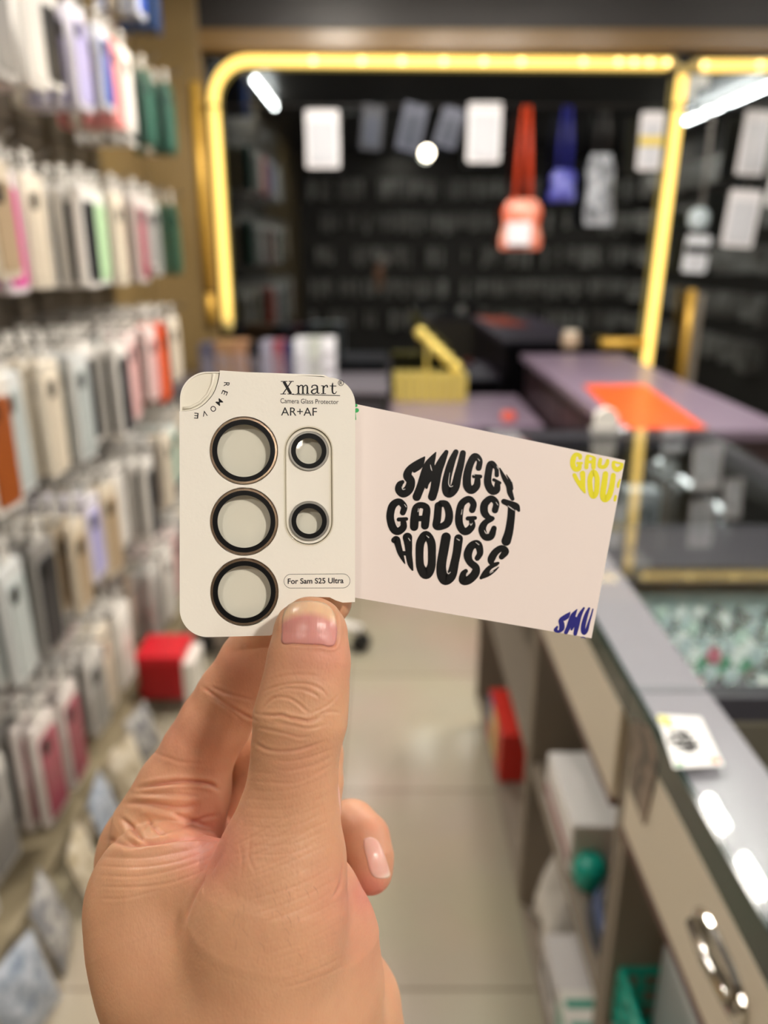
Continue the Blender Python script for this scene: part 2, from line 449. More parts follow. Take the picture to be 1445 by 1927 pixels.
BASE = ['white'] * 6 + ['cream'] * 5 + ['silver grey'] * 4 + ['clear'] * 4 + ['black and white'] * 3 + ['beige'] * 2 + ['charcoal'] * 2 + ['pale pink', 'lilac']
SPECIAL = {  # (row, nearest y): colour of the two front packs
 (0, 3.12): 'navy', (0, 2.97): 'blue', (1, 2.97): 'dark green', (1, 3.12): 'dark green', (2, 3.12): 'dark green', (2, 2.97): 'silver grey', (1, 2.52): 'coral', (1, 2.37): 'blue', (1, 2.22): 'lilac',
 (2, 1.77): 'magenta', (2, 2.22): 'pale green', (2, 2.52): 'dusty rose', (2, 2.37): 'cream', (3, 2.67): 'orange', (3, 2.82): 'charcoal', (3, 2.52): 'pale pink', (3, 2.37): 'pale pink', (3, 2.22): 'black and white', (3, 2.07): 'black and white',
 (3, 1.62): 'clear', (3, 1.47): 'brown', (4, 2.07): 'beige', (4, 2.52): 'charcoal', (4, 1.92): 'lilac', (4, 2.82): 'mint', (5, 1.62): 'dusty rose', (5, 1.77): 'silver grey', (5, 2.07): 'white', (5, 1.47): 'dusty rose'}
ORD = ['front', 'second', 'third', 'fourth', 'fifth']
NTH = ['nearest', 'second', 'third', 'fourth', 'fifth', 'sixth', 'seventh', 'eighth', 'ninth', 'tenth', 'eleventh', 'twelfth', 'thirteenth', 'fourteenth']
npack = 0
rng = random.Random(11)
for ri, zr in enumerate(ROWZ):
    cols = [y for y in COLY if in_view(y, zr)]
    if ri == 5: cols = [y for y in cols if abs(y - 2.22) > .02]      # the red box stands there
    for ci, yc in enumerate(cols):
        zj = zr + rng.uniform(-.012, .012); xf = -.775 + rng.uniform(-.02, .045) - (.03 if yc > 2.7 else 0)
        MB().tube([(XL + .012, yc, zj + .0035), (xf + .01, yc, zj + .0035), (xf + .03, yc, zj + .02)], .0032, 6).build('hook', M_wire, panel)
        key = min(((abs(y - yc), c) for (r, y), c in SPECIAL.items() if r == ri), default=(9, None))
        kind_c = key[1] if key[0] < .04 else None
        base_c = kind_c or rng.choice(BASE)
        n = 5 if yc < 2.95 else 4
        pi_ = rng.choice([0, 0, 1, 2])
        if kind_c in ('orange', 'dark green', 'brown', 'dusty rose', 'magenta', 'coral'): pi_ = 0
        for k in range(n):
            if not used[pi_]: o = PROTO[pi_]; used[pi_] = True; kids = list(o.children); subs = {c_: list(c_.children) for c_ in kids}
            else:
                src = PROTO[pi_]; o = src.copy(); COL.objects.link(o)
                for c0 in src.children:
                    c1 = c0.copy(); COL.objects.link(c1); c1.parent = o
                    for d0 in c0.children:
                        d1 = d0.copy(); COL.objects.link(d1); d1.parent = c1
            cw = base_c if (k < 2 or rng.random() < .6) else rng.choice(BASE)
            o.location = (xf - .022 - k * .038 + rng.uniform(-.004, .004), yc + rng.uniform(-.003, .003), zj)
            o.rotation_euler = (rng.uniform(-.03, .03), 0, rng.uniform(-.07, .07))
            o.scale = (1, 1.08, 1.14) if ri >= 3 else ((1, 1.04, 1.08) if ri == 2 else (1, 1, 1))
            tr, ca = PAL[cw]
            o.material_slots[0].material = tr
            for c_ in o.children:
                if c_.name.startswith('phone_case'):
                    c_.material_slots[0].material = ca
                    for d_ in c_.children: d_.material_slots[0].material = M_black
                else: c_.material_slots[0].material = M_tab
            tag(o, f'{cw} case pack, {ORD[k]} on {NTH[ci]} hook of the {ROWN[ri]} on the slatwall', 'phone case pack', 'phone case packs on the left slatwall')
            npack += 1
print('packs', npack)

# things on the plinth under the hooks
t = thing('red_box', (-.70, 2.2, 0), 'bright red gift box with white side on the floor by the slatwall', 'box')
MB().box(-.775, -.635, 2.13, 2.27, 0.046, .175).build('body', mat('red_card', '#b3101c', rough=.4), t, bevel=.003)
MB().box(-.635, -.6, 2.13, 2.27, 0.0, .172).build('white_sleeve', M_white_pl, t, bevel=.003)
MB().box(-.78, -.63, 2.122, 2.278, .175, .2).build('lid', mat('red_lid', '#d9202f', rough=.35), t, bevel=.003)
M_pouch = [mat('pouch_grey', '#c9c7c2', rough=.25, noise=(40, '#6d6f78')), mat('pouch_cream', '#e6dcc8', rough=.3, noise=(30, '#bcae90')), mat('pouch_blue', '#c3cad4', rough=.25, noise=(45, '#8a97a8'))]
def pouch(x, y, z0, w, h, d, m, rz, label, tilt=.25):
    mb = MB(); nx, nz = 8, 10; g = []
    for s in (1, -1):
        for j in range(nz + 1):
            for i in range(nx + 1):
                a, b_ = i / nx * 2 - 1, j / nz * 2 - 1
                puff = d * max(0, (1 - a ** 4) * (1 - abs(b_) ** 3)) + .0008
                g.append(Vector((s * puff * (1 + .3 * math.sin(7 * a + 5 * b_)), a * w / 2, (b_ + 1) * h / 2)))
    f = []; W = nx + 1; O = W * (nz + 1)
    for j in range(nz):
        for i in range(nx):
            q = (j * W + i, j * W + i + 1, (j + 1) * W + i + 1, (j + 1) * W + i); f.append(q); f.append(tuple(O + k for k in reversed(q)))
    M = Matrix.Translation((x, y, z0)) @ Matrix.Rotation(rz, 4, 'Z') @ Matrix.Rotation(-tilt, 4, 'Y')
    mb.add([M @ v for v in g], f)
    o = mb.build('accessory_pouch', m, smooth=True)
    return tag(o, label, 'pouch', 'patterned pouches standing along the left plinth')
for i, (x, y, k, w, h, l) in enumerate([(-.655, 1.07, 2, .13, .17, 'blue grey patterned pouch on the floor by the plinth, nearest of its row'), (-.665, 1.24, 0, .13, .18, 'grey patterned pouch on the floor by the plinth, second of its row'), (-.66, 1.40, 1, .13, .16, 'cream patterned pouch on the floor by the plinth, third of its row'),
        (-.665, 1.56, 2, .14, .17, 'blue grey patterned pouch on the floor by the plinth, fourth of its row'), (-.675, 1.74, 1, .12, .15, 'cream patterned pouch on the floor by the plinth, fifth of its row'), (-.68, 1.9, 0, .12, .15, 'grey patterned pouch on the floor by the plinth, sixth and last of its row')]):
    pouch(x, y, .002, w, h, .018, M_pouch[k], rng.uniform(-.3, .3), l)

# the rest of the shop's case packs, on the wall behind the camera and the right wall: seen only mirrored in the dark window
mb = MB(); r2 = random.Random(3)
for zr in (.3, .72, 1.14, 1.56, 1.98):
    for i in range(52):
        x = -1.0 + i * .083 + r2.uniform(-.012, .012); h = r2.uniform(.17, .26)
        if r2.random() < .8: mb.box(x, x + r2.uniform(.03, .06), YB + .004, YB + .03 + r2.uniform(.02, .14), zr + .3 - h, zr + .3)
    for i in range(44):
        y = -2.6 + i * .083 + r2.uniform(-.012, .012); h = r2.uniform(.17, .26)
        if r2.random() < .8: mb.box(XR - .05 - r2.uniform(.02, .14), XR - .004, y, y + r2.uniform(.03, .06), zr + .3 - h, zr + .3)
tag(mb.build('case_pack', mat('mixed_packs', '#efebe4', rough=.4, noise=(5, '#a49c94'))), 'rows of pale case packs mirrored dimly in the dark window', 'phone case pack', 'case packs on the other walls', 'stuff')

# ------------------------------------------------------------------ things hanging in front of the dark window
rail = MB().tube([(-.83, 3.9, 2.02), (3.35, 3.9, 2.02)], .005, 8)
for x in (-.82, .3, 1.355, 2.4, 3.34): rail.box(x - .006, x + .006, 3.9, 4.02, 2.014, 2.026)
tag(rail.build('hanging_rail', M_black), 'thin black rail across the dark window holding the hanging packs', 'rail')
def wpack(px, py, w, h, tilt, m, label, name='hanging_pack', band=None, yy=3.9, grp='packs hanging in the dark window', bm_=None):
    c = at_y(px, py, yy); t = thing(name, (c.x, yy, c.z + h / 2), label, 'hanging pack', grp)
    M = Matrix.Translation(c) @ Matrix.Rotation(tilt, 4, 'Y')
    R = Matrix(((1, 0, 0), (0, 0, -1), (0, 1, 0))).to_4x4()
    MB().prism(rrect(-w / 2, -h / 2, w / 2, h / 2, .012), -.004, .004, M @ R).build('card', m, t, bevel=.001)
    MB().prism(rrect(-w / 2 + .018, -h / 2 + .02, w / 2 - .018, h / 2 - .05, .01), .004, .012, M @ R).build('blister', bm_ or mat('blister_grey', '#c3c6cc', rough=.25), t, bevel=.003)
    top = M @ Vector((0, 0, h / 2 - .012))
    MB().tube([top, (top.x, yy, (top.z + 2.02) / 2), (top.x, 3.9, 2.02)], .0022, 6).build('hook', M_wire, t)
    if band: MB().prism([(-w / 2, band[1]), (w / 2, band[1]), (w / 2, band[2]), (-w / 2, band[2])], .012, .0135, M @ R).build('band', band[0], t)
    return t
W1 = mat('white_card', '#d9d8da', rough=.45); G1 = mat('slate_card', '#2c3039', rough=.4); G2 = mat('grey_blue_card', '#4b5060', rough=.4); B2 = mat('slate_blister', '#3a404d', rough=.3)
wpack(607, 262, .155, .245, 0, W1, 'white pack hanging on the rail, first from the left LED tube')
wpack(700, 240, .10, .19, .1, G1, 'dark slate pack hanging on the rail, second from the left LED tube', bm_=B2)
wpack(775, 240, .11, .2, .22, G2, 'grey pack hanging tilted on the rail, third from the left LED tube', bm_=B2)
wpack(845, 240, .10, .17, .3, G2, 'grey pack hanging tilted beside the white pack, fourth from the left LED tube', bm_=B2)
wpack(911, 250, .155, .25, 0, W1, 'white pack hanging left of the orange lanyard pouch')
wpack(1224, 266, .11, .245, 0, W1, 'white pack with a yellow band hanging left of the upright LED tube', band=(mat('yellow_band', '#d9c04a', rough=.4), -.02, .02))
wpack(1420, 270, .13, .27, .05, W1, 'white pack hanging high in the right window near the picture edge')
wpack(1395, 412, .15, .25, .06, W1, 'white pack hanging low in the right window below another white pack', yy=3.86)
wpack(1470, 340, .1, .22, .06, W1, 'white pack hanging in the right window, cut by the picture edge', yy=3.83)
p = at_y(1310, 478, 3.9)
t = wpack(1310, 478, .115, .17, .05, mat('pale_grey_case', '#d5dae0', rough=.3), 'pale phone shaped case hanging right of the upright LED tube', band=(M_black, .0, .04))
p = at_y(1315, 412, 3.86)
t = thing('round_holder', p, 'small round pale grey disc hanging above the phone shaped case', 'phone grip')
MB().lathe([(0, -.006), (.045, -.006), (.052, 0), (.045, .01), (0, .012)], p, 24, Matrix.Rotation(PI / 2, 3, 'X')).build('disc', mat('disc_grey', '#b5c4ca', rough=.3), t, smooth=True)
MB().tube([p + Vector((0, 0, .05)), (p.x, 3.86, 1.99), (p.x, 3.9, 2.02)], .002, 6).build('cord', M_wire, t)

def lanyard_pouch(px, ptop, pneck, pbot, w, lm, pm, label, deep):
    a = at_y(px + 8, ptop, 3.9); nk = at_y(px, pneck, 3.9); bt_ = at_y(px - 6, pbot, 3.9)
    t = thing('lanyard_pouch', a, label, 'phone pouch', 'lanyard pouches hanging in the dark window')
    l = MB()
    for s in (-1, 1):
        for e in (0, 1):
            l.tube([(a.x + s * .012, 3.9 - e * .008, 2.02), (a.x + s * (.02 + e * .008), 3.9 - e * .012, (a.z + nk.z) / 2), (nk.x + s * (w * .13 + e * .012), 3.9 - e * .01, nk.z)], .008, 6)
    l.build('lanyard', lm, t, smooth=True)
    h = nk.z - bt_.z; mb = MB(); prof = []
    g = []; nx, nz = 10, 14
    for s in (1, -1):
        for j in range(nz + 1):
            for i in range(nx + 1):
                u, v = i / nx * 2 - 1, j / nz
                ww = w / 2 * (1 - .35 * max(0, v - .75) / .25) * (.92 + .08 * math.sin(9 * v))
                d = .022 * max(0, 1 - u ** 4) * max(0, 1 - abs(2 * v - 1) ** 4) * (1 + .35 * math.sin(11 * u + 13 * v) * math.cos(9 * v)) + .001
                g.append(Vector((nk.x + (bt_.x - nk.x) * (1 - v) + u * ww, 3.885 - s * d, bt_.z + v * h)))
    W = nx + 1; O = W * (nz + 1); f = []
    for j in range(nz):
        for i in range(nx):
            q = (j * W + i, j * W + i + 1, (j + 1) * W + i + 1, (j + 1) * W + i); f += [q, tuple(O + k for k in reversed(q))]
    mb.add(g, f); mb.build('pouch', pm, t, smooth=True)
    if deep:
        q = MB(); q.prism(rrect(nk.x - w * .36, bt_.z + .02, nk.x + w * .2, bt_.z + h * .55, .01), 0, .004, Matrix(((1, 0, 0, 0), (0, 0, -1, 3.858), (0, 1, 0, 0), (0, 0, 0, 1))))
        q.build('clear_window', mat('wrinkled_clear_film', '#d9dde2', rough=.08, bump=(60, 1, .01)), t)
    return t
lanyard_pouch(983, 200, 375, 470, .2, mat('orange_strap', '#c8401c', rough=.5), mat('orange_pouch', '#d35a38', rough=.15, noise=(12, '#e8a792'), bump=(40, .6, .01)), 'orange lanyard with a crinkled orange pouch hanging in the dark window', True)
lanyard_pouch(1060, 200, 320, 380, .13, mat('blue_strap', '#141a6e', rough=.5), mat('blue_pouch', '#3a3d8f', rough=.15, noise=(14, '#6a6fb8'), bump=(40, .6, .01)), 'dark blue lanyard with a crinkled blue pouch right of the orange one', False)
lanyard_pouch(1130, 200, 290, 425, .14, mat('black_strap', '#0b0b0c', rough=.5), mat('clear_pouch', '#55595f', rough=.1, noise=(16, '#a7adb4'), bump=(40, .8, .012)), 'black lanyard with a clear crinkled pouch right of the blue one', False)

a = at_y(1288, 140, 3.97); c = at_y(1332, 186, 3.97)
t = thing('corner_bracket', a, 'small white angled bracket on the right window under the meeting of the LED tubes', 'bracket')
MB().box(a.x, c.x, 3.985, 3.9995, (a.z + c.z) / 2, a.z).build('flat_arm', mat('white_bracket_plastic', '#c9d3da', rough=.3), t, bevel=.002)
MB().box(a.x, (a.x * .45 + c.x * .55), 3.984, 3.9995, c.z, (a.z + c.z) / 2 - .0005).build('drop_arm', MATS['white_bracket_plastic'], t, bevel=.002)
# door pull on the right window; brass bar added for a gold reflection
a, c = at_y(1284, 545, 3.93), at_y(1256, 722, 3.93)
t = thing('door_pull', c, 'upright brass pull bar with steel plate right of the lit LED tube', 'door handle')
MB().tube([(1.515, 3.93, c.z), (1.515, 3.93, a.z)], .02, 14).build('bar', MATS['polished_brass_trim'], t, smooth=True)
MB().box(1.548, 1.59, 3.955, 3.975, c.z - .02, a.z - .02).build('plate', mat('steel_plate', '#8d867c', rough=.4, metal=.6), t, bevel=.003)
st = MB()
for zz in (c.z + .05, a.z - .05): st.tube([(1.515, 3.93, zz), (1.515, 4.0, zz)], .008, 8); st.box(1.5, 1.56, 3.957, 3.97, zz - .01, zz + .01); st.tube([(1.57, 3.97, zz), (1.57, 4.0, zz)], .008, 8)
st.build('standoff', M_brass, t)
a = at_y(1172, 646, 3.95)
t = thing('gold_reflection_bar', a, 'short level brass bar added for a gold reflection in the dark window', 'reflection bar')
MB().tube([(a.x - .11, 3.95, a.z), (a.x + .11, 3.95, a.z)], .024, 12).build('bar', MATS['polished_brass_trim'], t, smooth=True)
MB().tube([(a.x - .08, 3.95, a.z), (a.x - .08, 4.0, a.z)], .007, 8).tube([(a.x + .08, 3.95, a.z), (a.x + .08, 4.0, a.z)], .007, 8).build('standoff', M_brass, t)

# ------------------------------------------------------------------ back counters
t = thing('back_counter', (-.4, 3.65, 0), 'grey topped cabinet under the dark window holding a row of boxes', 'cabinet')
MB().box(-1.0, .0, 3.40, 3.8, 0, .80).build('body', mat('charcoal_cabinet', '#3c3a40', rough=.45), t, bevel=.004)
MB().box(-1.05, .02, 3.36, 3.82, .80, .83).build('worktop', mat('grey_worktop', '#6c6870', rough=.35), t, bevel=.004)
MB().box(-.96, -.52, 3.392, 3.402, .1, .76).build('door', mat('cabinet_door', '#46434a', rough=.4), t); MB().box(-.48, -.04, 3.392, 3.402, .1, .76).build('door', MATS['cabinet_door'], t)
spec = [('#59586a', .07, .17, 'grey'), ('#9a7655', .075, .18, 'tan'), ('#a27a5c', .07, .18, 'light brown'), ('#15141b', .055, .17, 'black'), ('#9796a8', .05, .18, 'pale grey'), ('#8d4a55', .05, .18, 'dusty red'),
        ('#25284f', .045, .175, 'navy'), ('#d6d8de', .06, .19, 'white'), ('#b9beb6', .06, .19, 'grey green'), ('#e3e4ea', .06, .19, 'bright white')]
x = -.84
for i, (c, w, h, wd) in enumerate(spec):
    w *= 1.04
    t = thing('product_box', (x + w / 2, 3.6, .83), f'{wd} upright box on the grey back cabinet, {NTH[i].replace("nearest", "first")} from the left end', 'box', 'upright boxes on the back cabinet')
    MB().box(x + .002, x + w - .002, 3.53, 3.67, .83, .83 + h).build('carton', mat('carton_' + wd.replace(' ', '_'), c, rough=.4), t, bevel=.002)
    MB().box(x + .008, x + w - .008, 3.5285, 3.531, .83 + h * .15, .83 + h * .7).build('printed_panel', mat('panel_' + wd.replace(' ', '_'), c, rough=.4, noise=(30, '#8d8790')), t)
    x += w
t = thing('low_counter', (.4, 3.35, 0), 'low purple grey counter across the end of the aisle', 'counter')
MB().box(.03, .64, 3.08, 3.72, 0, .70).build('body', M_maroon, t, bevel=.004)
MB().box(.025, .648, 3.04, 3.76, .70, .73).build('worktop', M_purple, t, bevel=.004)
p = at_z(975, 780, .73)
o = MB().lathe([(0, 0), (.03, 0), (.032, .012), (.026, .03), (0, .034)], (.52, 3.17, .73), 20).build('orange_tape_roll', mat('orange_plastic', '#c8452a', rough=.4), smooth=True)
tag(o, 'small orange round thing on the low purple counter', 'tape roll')
# gold pieces added for gold reflections in the window, above the low counter
M_gold = mat('gold_foil', '#dcc86e', rough=.3, metal=.55, bump=(30, .5, .02))
t = thing('gold_reflection_box', (.2, 3.6, .73), 'ribbed gold box on the low counter added for gold reflections in the window', 'gift box')
gb = MB()
for i in range(9): gb.box(.045 + i * .038, .08 + i * .038, 3.56, 3.70, .73, .86)
gb.build('body', M_gold, t, bevel=.005)
t = thing('gold_reflection_piece', (.25, 3.63, .86), 'slanting gold piece on the gold box added for gold reflections', 'ornament')
M = Matrix.Translation((.26, 3.63, .955)) @ Matrix.Rotation(.75, 4, 'Y')
gb = MB()
for i in range(5): gb.lathe([(0, -.03), (.02, -.024), (.03, 0), (.02, .024), (0, .03)], M @ Vector((-.12 + .055 * i, 0, .0)), 12, M.to_3x3())
gb.box(-.15, .13, -.02, .02, -.018, .018, M)
gb.build('bar', M_gold, t, bevel=.004)
MB().tube([(.33, 3.63, .8605), (.33, 3.63, .90)], .012, 8).build('foot', M_gold, t); MB().tube([(.2, 3.63, .8605), (.2, 3.63, .99)], .008, 8).build('foot', M_gold, t)

# swivel stool at the end of the aisle
t = thing('swivel_stool', (-.37, 2.62, 0), 'swivel stool with white star base and black castors at the end of the aisle', 'stool')
C0 = Vector((-.37, 2.62, 0))
for k in range(5):
    a = math.radians(-18 + 72 * k); e = C0 + Vector((math.cos(a) * .30, math.sin(a) * .30, 0))
    MB().tube([C0 + Vector((0, 0, .12)), C0 + Vector((math.cos(a) * .15, math.sin(a) * .15, .10)), e + Vector((0, 0, .085))], [.026, .022, .018], 10).build('leg', M_white_pl, t, smooth=True)
    cs = MB()
    for s in (-1, 1):
        cs.lathe([(0, -.012), (.03, -.012), (.033, 0), (.03, .012), (0, .012)], e + Vector((-math.sin(a) * .015 * s, math.cos(a) * .015 * s, .034)), 18, (Matrix.Rotation(a, 3, 'Z') @ Matrix.Rotation(PI / 2, 3, 'X')))
    cs.tube([e + Vector((0, 0, .034)), e + Vector((0, 0, .09))], .008, 8)
    cs.build('castor', M_black, t, smooth=False)
MB().tube([C0 + Vector((0, 0, .1)), C0 + Vector((0, 0, .46))], .025, 14).build('column', M_chrome, t, smooth=True)
MB().lathe([(0, .46), (.17, .46), (.19, .48), (.19, .52), (.16, .55), (0, .555)], C0, 32).build('seat', M_black, t, smooth=True)

# ------------------------------------------------------------------ glass counters along the right of the aisle
FX, BX, TZ = .285, .88, .93
def counter(y0, y1, label, well_z, well_m, rim, drawer=True):
    t = thing('glass_counter', ((FX + BX) / 2, (y0 + y1) / 2, 0), label, 'display counter', 'glass topped counters along the aisle')
    g = .002; y0 += g; y1 -= g
    MB().box(FX + .04, BX - .04, y0, y1, 0, .075).build('plinth', M_dark, t)
    MB().box(FX + .004, BX, y0, y1, .075, .095).build('bottom_shelf', M_taupe, t, bevel=.002)
    MB().box(FX + .004, BX - .03, y0 + .018, y1 - .018, .43, .45).build('shelf', M_taupe, t, bevel=.002)
    for ya in (y0, y1 - .018): MB().box(FX, BX, ya, ya + .018, .095, TZ - .03).build('side_panel', M_taupe, t, bevel=.002)
    MB().box(BX - .02, BX, y0 + .018, y1 - .018, .095, TZ - .03).build('back_panel', M_dark, t)
    if drawer:
        d = MB().box(FX - .008, FX + .012, y0 + .02, y1 - .02, .765, TZ - .035).build('drawer_front', M_cream, t, bevel=.003)
        MB().box(FX - .008, FX + .012, y0 + .02, y1 - .02, .755, .765).build('drawer_lip', M_redlip, t)
    MB().box(FX + .06, BX - .02, y0 + .018, y1 - .018, well_z - .012, well_z).build('well_floor', well_m, t)
    MB().box(FX + .06, FX + .072, y0 + .018, y1 - .018, well_z, TZ - .03).build('well_front', M_dark, t)
    r = MB(); w0, w1 = rim
    r.box(FX, FX + .08, y0, y1, TZ - .03, TZ); r.build('top_ledge', M_lilac, t)
    r = MB(); r.box(BX - .035, BX, y0, y1, TZ - .03, TZ)
    r.box(FX + .08, BX - .035, y0, y0 + w0, TZ - .03, TZ); r.box(FX + .08, BX - .035, y1 - w1, y1, TZ - .03, TZ)
    r.build('top_frame', mat('slate_frame', '#4f4a54', rough=.35), t)
    gl = MB().box(FX - .004, BX + .004, y0, y1, TZ + .0005, TZ + .0085).build('glass_top', M_glass, t)
    MB().box(FX - .010, FX - .0042, y0, y1, TZ - .030, TZ + .0085).build('glass_edge', M_glass_edge, t)
    return t
M_well_dark = mat('dark_velvet', '#1c1d23', rough=.7); M_well_lt = mat('pale_teal_lining', '#d2e2e0', rough=.35, noise=(25, '#b4cccc')); M_well_grey = mat('grey_lining', '#4a4c50', rough=.5)
c1 = counter(-.2, .755, 'glass counter nearest the camera with dark velvet under its glass', .84, M_well_dark, (.05, .012))
c2 = counter(.755, 1.29, 'glass counter full of small shiny trinkets, second along the aisle', .86, M_well_lt, (.012, .17))
c3 = counter(1.29, 2.08, 'glass counter with boxes under glass in front of the orange sheet', .62, M_well_grey, (.02, .1))
# oval drawer pull on the near counter
hd = at_x(1365, 1815, FX - .008)
hy, hz = .48, .845
ov = []
for k in range(28):
    a = 2 * PI * k / 28; ov.append((FX - .010, hy + (.028 if abs(math.cos(a)) < 2 else 0) * (math.copysign(1, math.cos(a)) if abs(math.cos(a)) > 1e-9 else 0) * 0 + .047 * math.copysign(abs(math.cos(a)) ** .7, math.cos(a)), hz + .019 * math.copysign(abs(math.sin(a)) ** .9, math.sin(a))))
dfr = [c for c in c1.children if c.name.startswith('drawer_front')][0]
hnd = MB().tube(ov, .0045, 8, closed=True)
hnd.prism([(a[1], a[2]) for a in ov], FX - .0095, FX - .0078, Matrix(((0, 0, 1), (1, 0, 0), (0, 1, 0))))
o = hnd.build('pull_ring', M_chrome, dfr, smooth=False)
child(MB().tube([(FX - .017, hy - .036, hz + .004), (FX - .02, hy, hz + .004), (FX - .017, hy + .036, hz + .004)], .007, 12).build('grip', M_chrome, smooth=True), dfr)
# dark picture sticker hanging over the drawer corner
pts = [(1196, 1350), (1228, 1372), (1242, 1436), (1214, 1552), (1186, 1480)]
q = [at_x(a, b_, FX - .0085) for a, b_ in pts]
mb = MB(); mb.prism([(v.y, v.z) for v in q], FX - .0105, FX - .0085, Matrix(((0, 0, 1), (1, 0, 0), (0, 1, 0))))
tag(mb.build('picture_sticker', mat('dark_picture', '#2a2320', rough=.35, noise=(60, '#8d7a6a'))), 'dark patterned sticker on the far corner of the nearest cream drawer', 'sticker')

# trinkets under the second glass top
r3 = random.Random(5)
tcol = [('silver', '#e6ecee', 1.0)] * 5 + [('white', '#f2f5f4', 0)] * 5 + [('pale green', '#cfe2d8', 0)] * 2 + [('clear grey', '#c6d2d6', 0)] * 4 + [('gold', '#dcc878', .6), ('pink', '#cf7a8c', 0), ('green', '#5f9a7c', 0)]
cnt = {}
NUMW = ['first', 'second', 'third', 'fourth', 'fifth', 'sixth', 'seventh', 'eighth', 'ninth']
NUMW += ['tenth', 'eleventh', 'twelfth']
for iy in range(12):
    for ix in range(9):
        cn, hx, me_ = r3.choice(tcol)
        x, y = .372 + ix * .029 + r3.uniform(-.003, .003), .785 + iy * .0262 + r3.uniform(-.003, .003)
        rr = r3.uniform(.008, .0115); hh = r3.uniform(.8, 1.1)
        t = thing('trinket', (x, y, .86), f'{cn} trinket under the glass, {NUMW[ix]} from the aisle in the {NUMW[iy]} row', 'trinket', 'small trinkets under the glass top')
        MB().lathe([(0, 0), (rr, 0), (rr, .004), (rr * .55, .008), (rr * .9, .014 * hh), (rr * .5, .022 * hh), (0, .023 * hh)], (x, y, .8602), 12).build('body', mat('trinket_' + cn.replace(' ', '_'), hx, rough=.12, metal=me_), t, smooth=False)
        MB().lathe([(rr * .2, .0225 * hh), (rr * .4, .026 * hh), (rr * .2, .029 * hh), (0, .03 * hh)], (x, y, .8602), 8).build('tip', M_chrome, t, smooth=True)
for i, (x, y, w, d, h, c, l) in enumerate([(.62, 1.42, .1, .06, .12, '#dfe1e6', 'white upright box under the third glass top'), (.74, 1.62, .11, .07, .16, '#c8ccd2', 'pale grey box near the back of the third counter'),
        (.45, 1.45, .09, .06, .08, '#8a6a5c', 'brown box under the third glass top near the aisle'), (.56, 1.75, .08, .08, .12, '#24282e', 'black box under the third glass top'), (.42, 1.72, .07, .05, .07, '#b59a3a', 'yellow box under the third glass top'),
        (.66, 1.9, .09, .07, .2, '#b9bec6', 'tall silver grey box at the far end of the third counter'), (.44, 1.58, .06, .05, .07, '#9c4a3e', 'small reddish box under the third glass top')]):
    t = thing('display_box', (x, y, .62), l, 'box', 'boxes under the third glass top')
    MB().box(x - w / 2, x + w / 2, y - d / 2, y + d / 2, .62, .62 + h).build('carton', mat('display_carton_' + str(i), c, rough=.3), t, bevel=.003)
    MB().box(x - w / 2 + .008, x + w / 2 - .008, y - d / 2 - .0015, y - d / 2 + .001, .63, .62 + h * .8).build('printed_panel', mat('display_print_' + str(i), c, rough=.3, noise=(50, '#555a60')), t)

# business card lying on the near counter
z0 = TZ + .0095
cq = [at_z(px, py, z0) for px, py in ((1236, 1345), (1318, 1350), (1362, 1440), (1268, 1445))]
t = thing('business_card', cq[0], 'white business card with black round logo lying on the lilac counter top', 'business card')
def Kz(px, py, off=0): 
    v = at_z(px, py, z0 + off); return v
mb = MB(); n4 = len(cq); mb.add([Vector((v.x, v.y, z0 - .0005)) for v in cq] + [Vector((v.x, v.y, z0)) for v in cq], [(3, 2, 1, 0), (4, 5, 6, 7)] + [(i, (i + 1) % 4, (i + 1) % 4 + 4, i + 4) for i in range(4)])
mb.build('card', mat('card_white', '#f4f4f2', rough=.4), t)
lg = MB(); strokes_mesh(lg, Kz, [[(1262, 1383, 9), (1274, 1378, 8), (1284, 1384, 9)], [(1262, 1395, 9), (1280, 1393, 9), (1304, 1394, 9)], [(1275, 1405, 9), (1295, 1404, 9), (1314, 1402, 8)], [(1290, 1413, 7), (1308, 1411, 7)], [(1284, 1376, 7), (1298, 1384, 8)]], .0003, n=8)
lg.build('round_logo', mat('ink_black', '#121212', rough=.2), t)
lg = MB(); strokes_mesh(lg, Kz, [[(1243, 1352, 10), (1258, 1356, 9)], [(1252, 1362, 8), (1266, 1366, 6)]], .0003, n=8); lg.build('yellow_logo', mat('ink_yellow', '#e3df12', rough=.3), t)
lg = MB(); strokes_mesh(lg, Kz, [[(1340, 1428, 10), (1350, 1432, 9)]], .0003, n=8); lg.build('orange_logo', mat('ink_orange', '#e07a3a', rough=.3), t)
lg = MB(); strokes_mesh(lg, Kz, [[(1274, 1438, 7), (1284, 1437, 6)]], .0003, n=8); lg.build('green_logo', mat('ink_green', '#1f9a55', rough=.3), t)

# far purple counter with the orange sheet
t = thing('purple_counter', (.9, 2.9, 0), 'purple topped counter standing past the glass counters with an orange sheet on it', 'counter')
MB().box(.68, 1.12, 2.1, 3.72, 0, TZ - .03).build('body', M_maroon, t, bevel=.004)
MB().box(.655, 1.14, 2.083, 3.74, TZ - .03, TZ).build('worktop', M_purple, t, bevel=.004)
MB().box(.672, .682, 2.15, 2.9, .12, .86).build('door', M_maroon, t); MB().box(.672, .682, 2.92, 3.66, .12, .86).build('door', M_maroon, t)
cs = [at_z(px, py, TZ) for px, py in ((1182, 808), (1330, 808), (1212, 725), (1098, 727))]
mb = MB(); mb.add([Vector((v.x, v.y, TZ)) for v in cs] + [Vector((v.x, v.y, TZ + .004)) for v in cs], [(3, 2, 1, 0), (4, 5, 6, 7)] + [(i, (i + 1) % 4, (i + 1) % 4 + 4, i + 4) for i in range(4)])
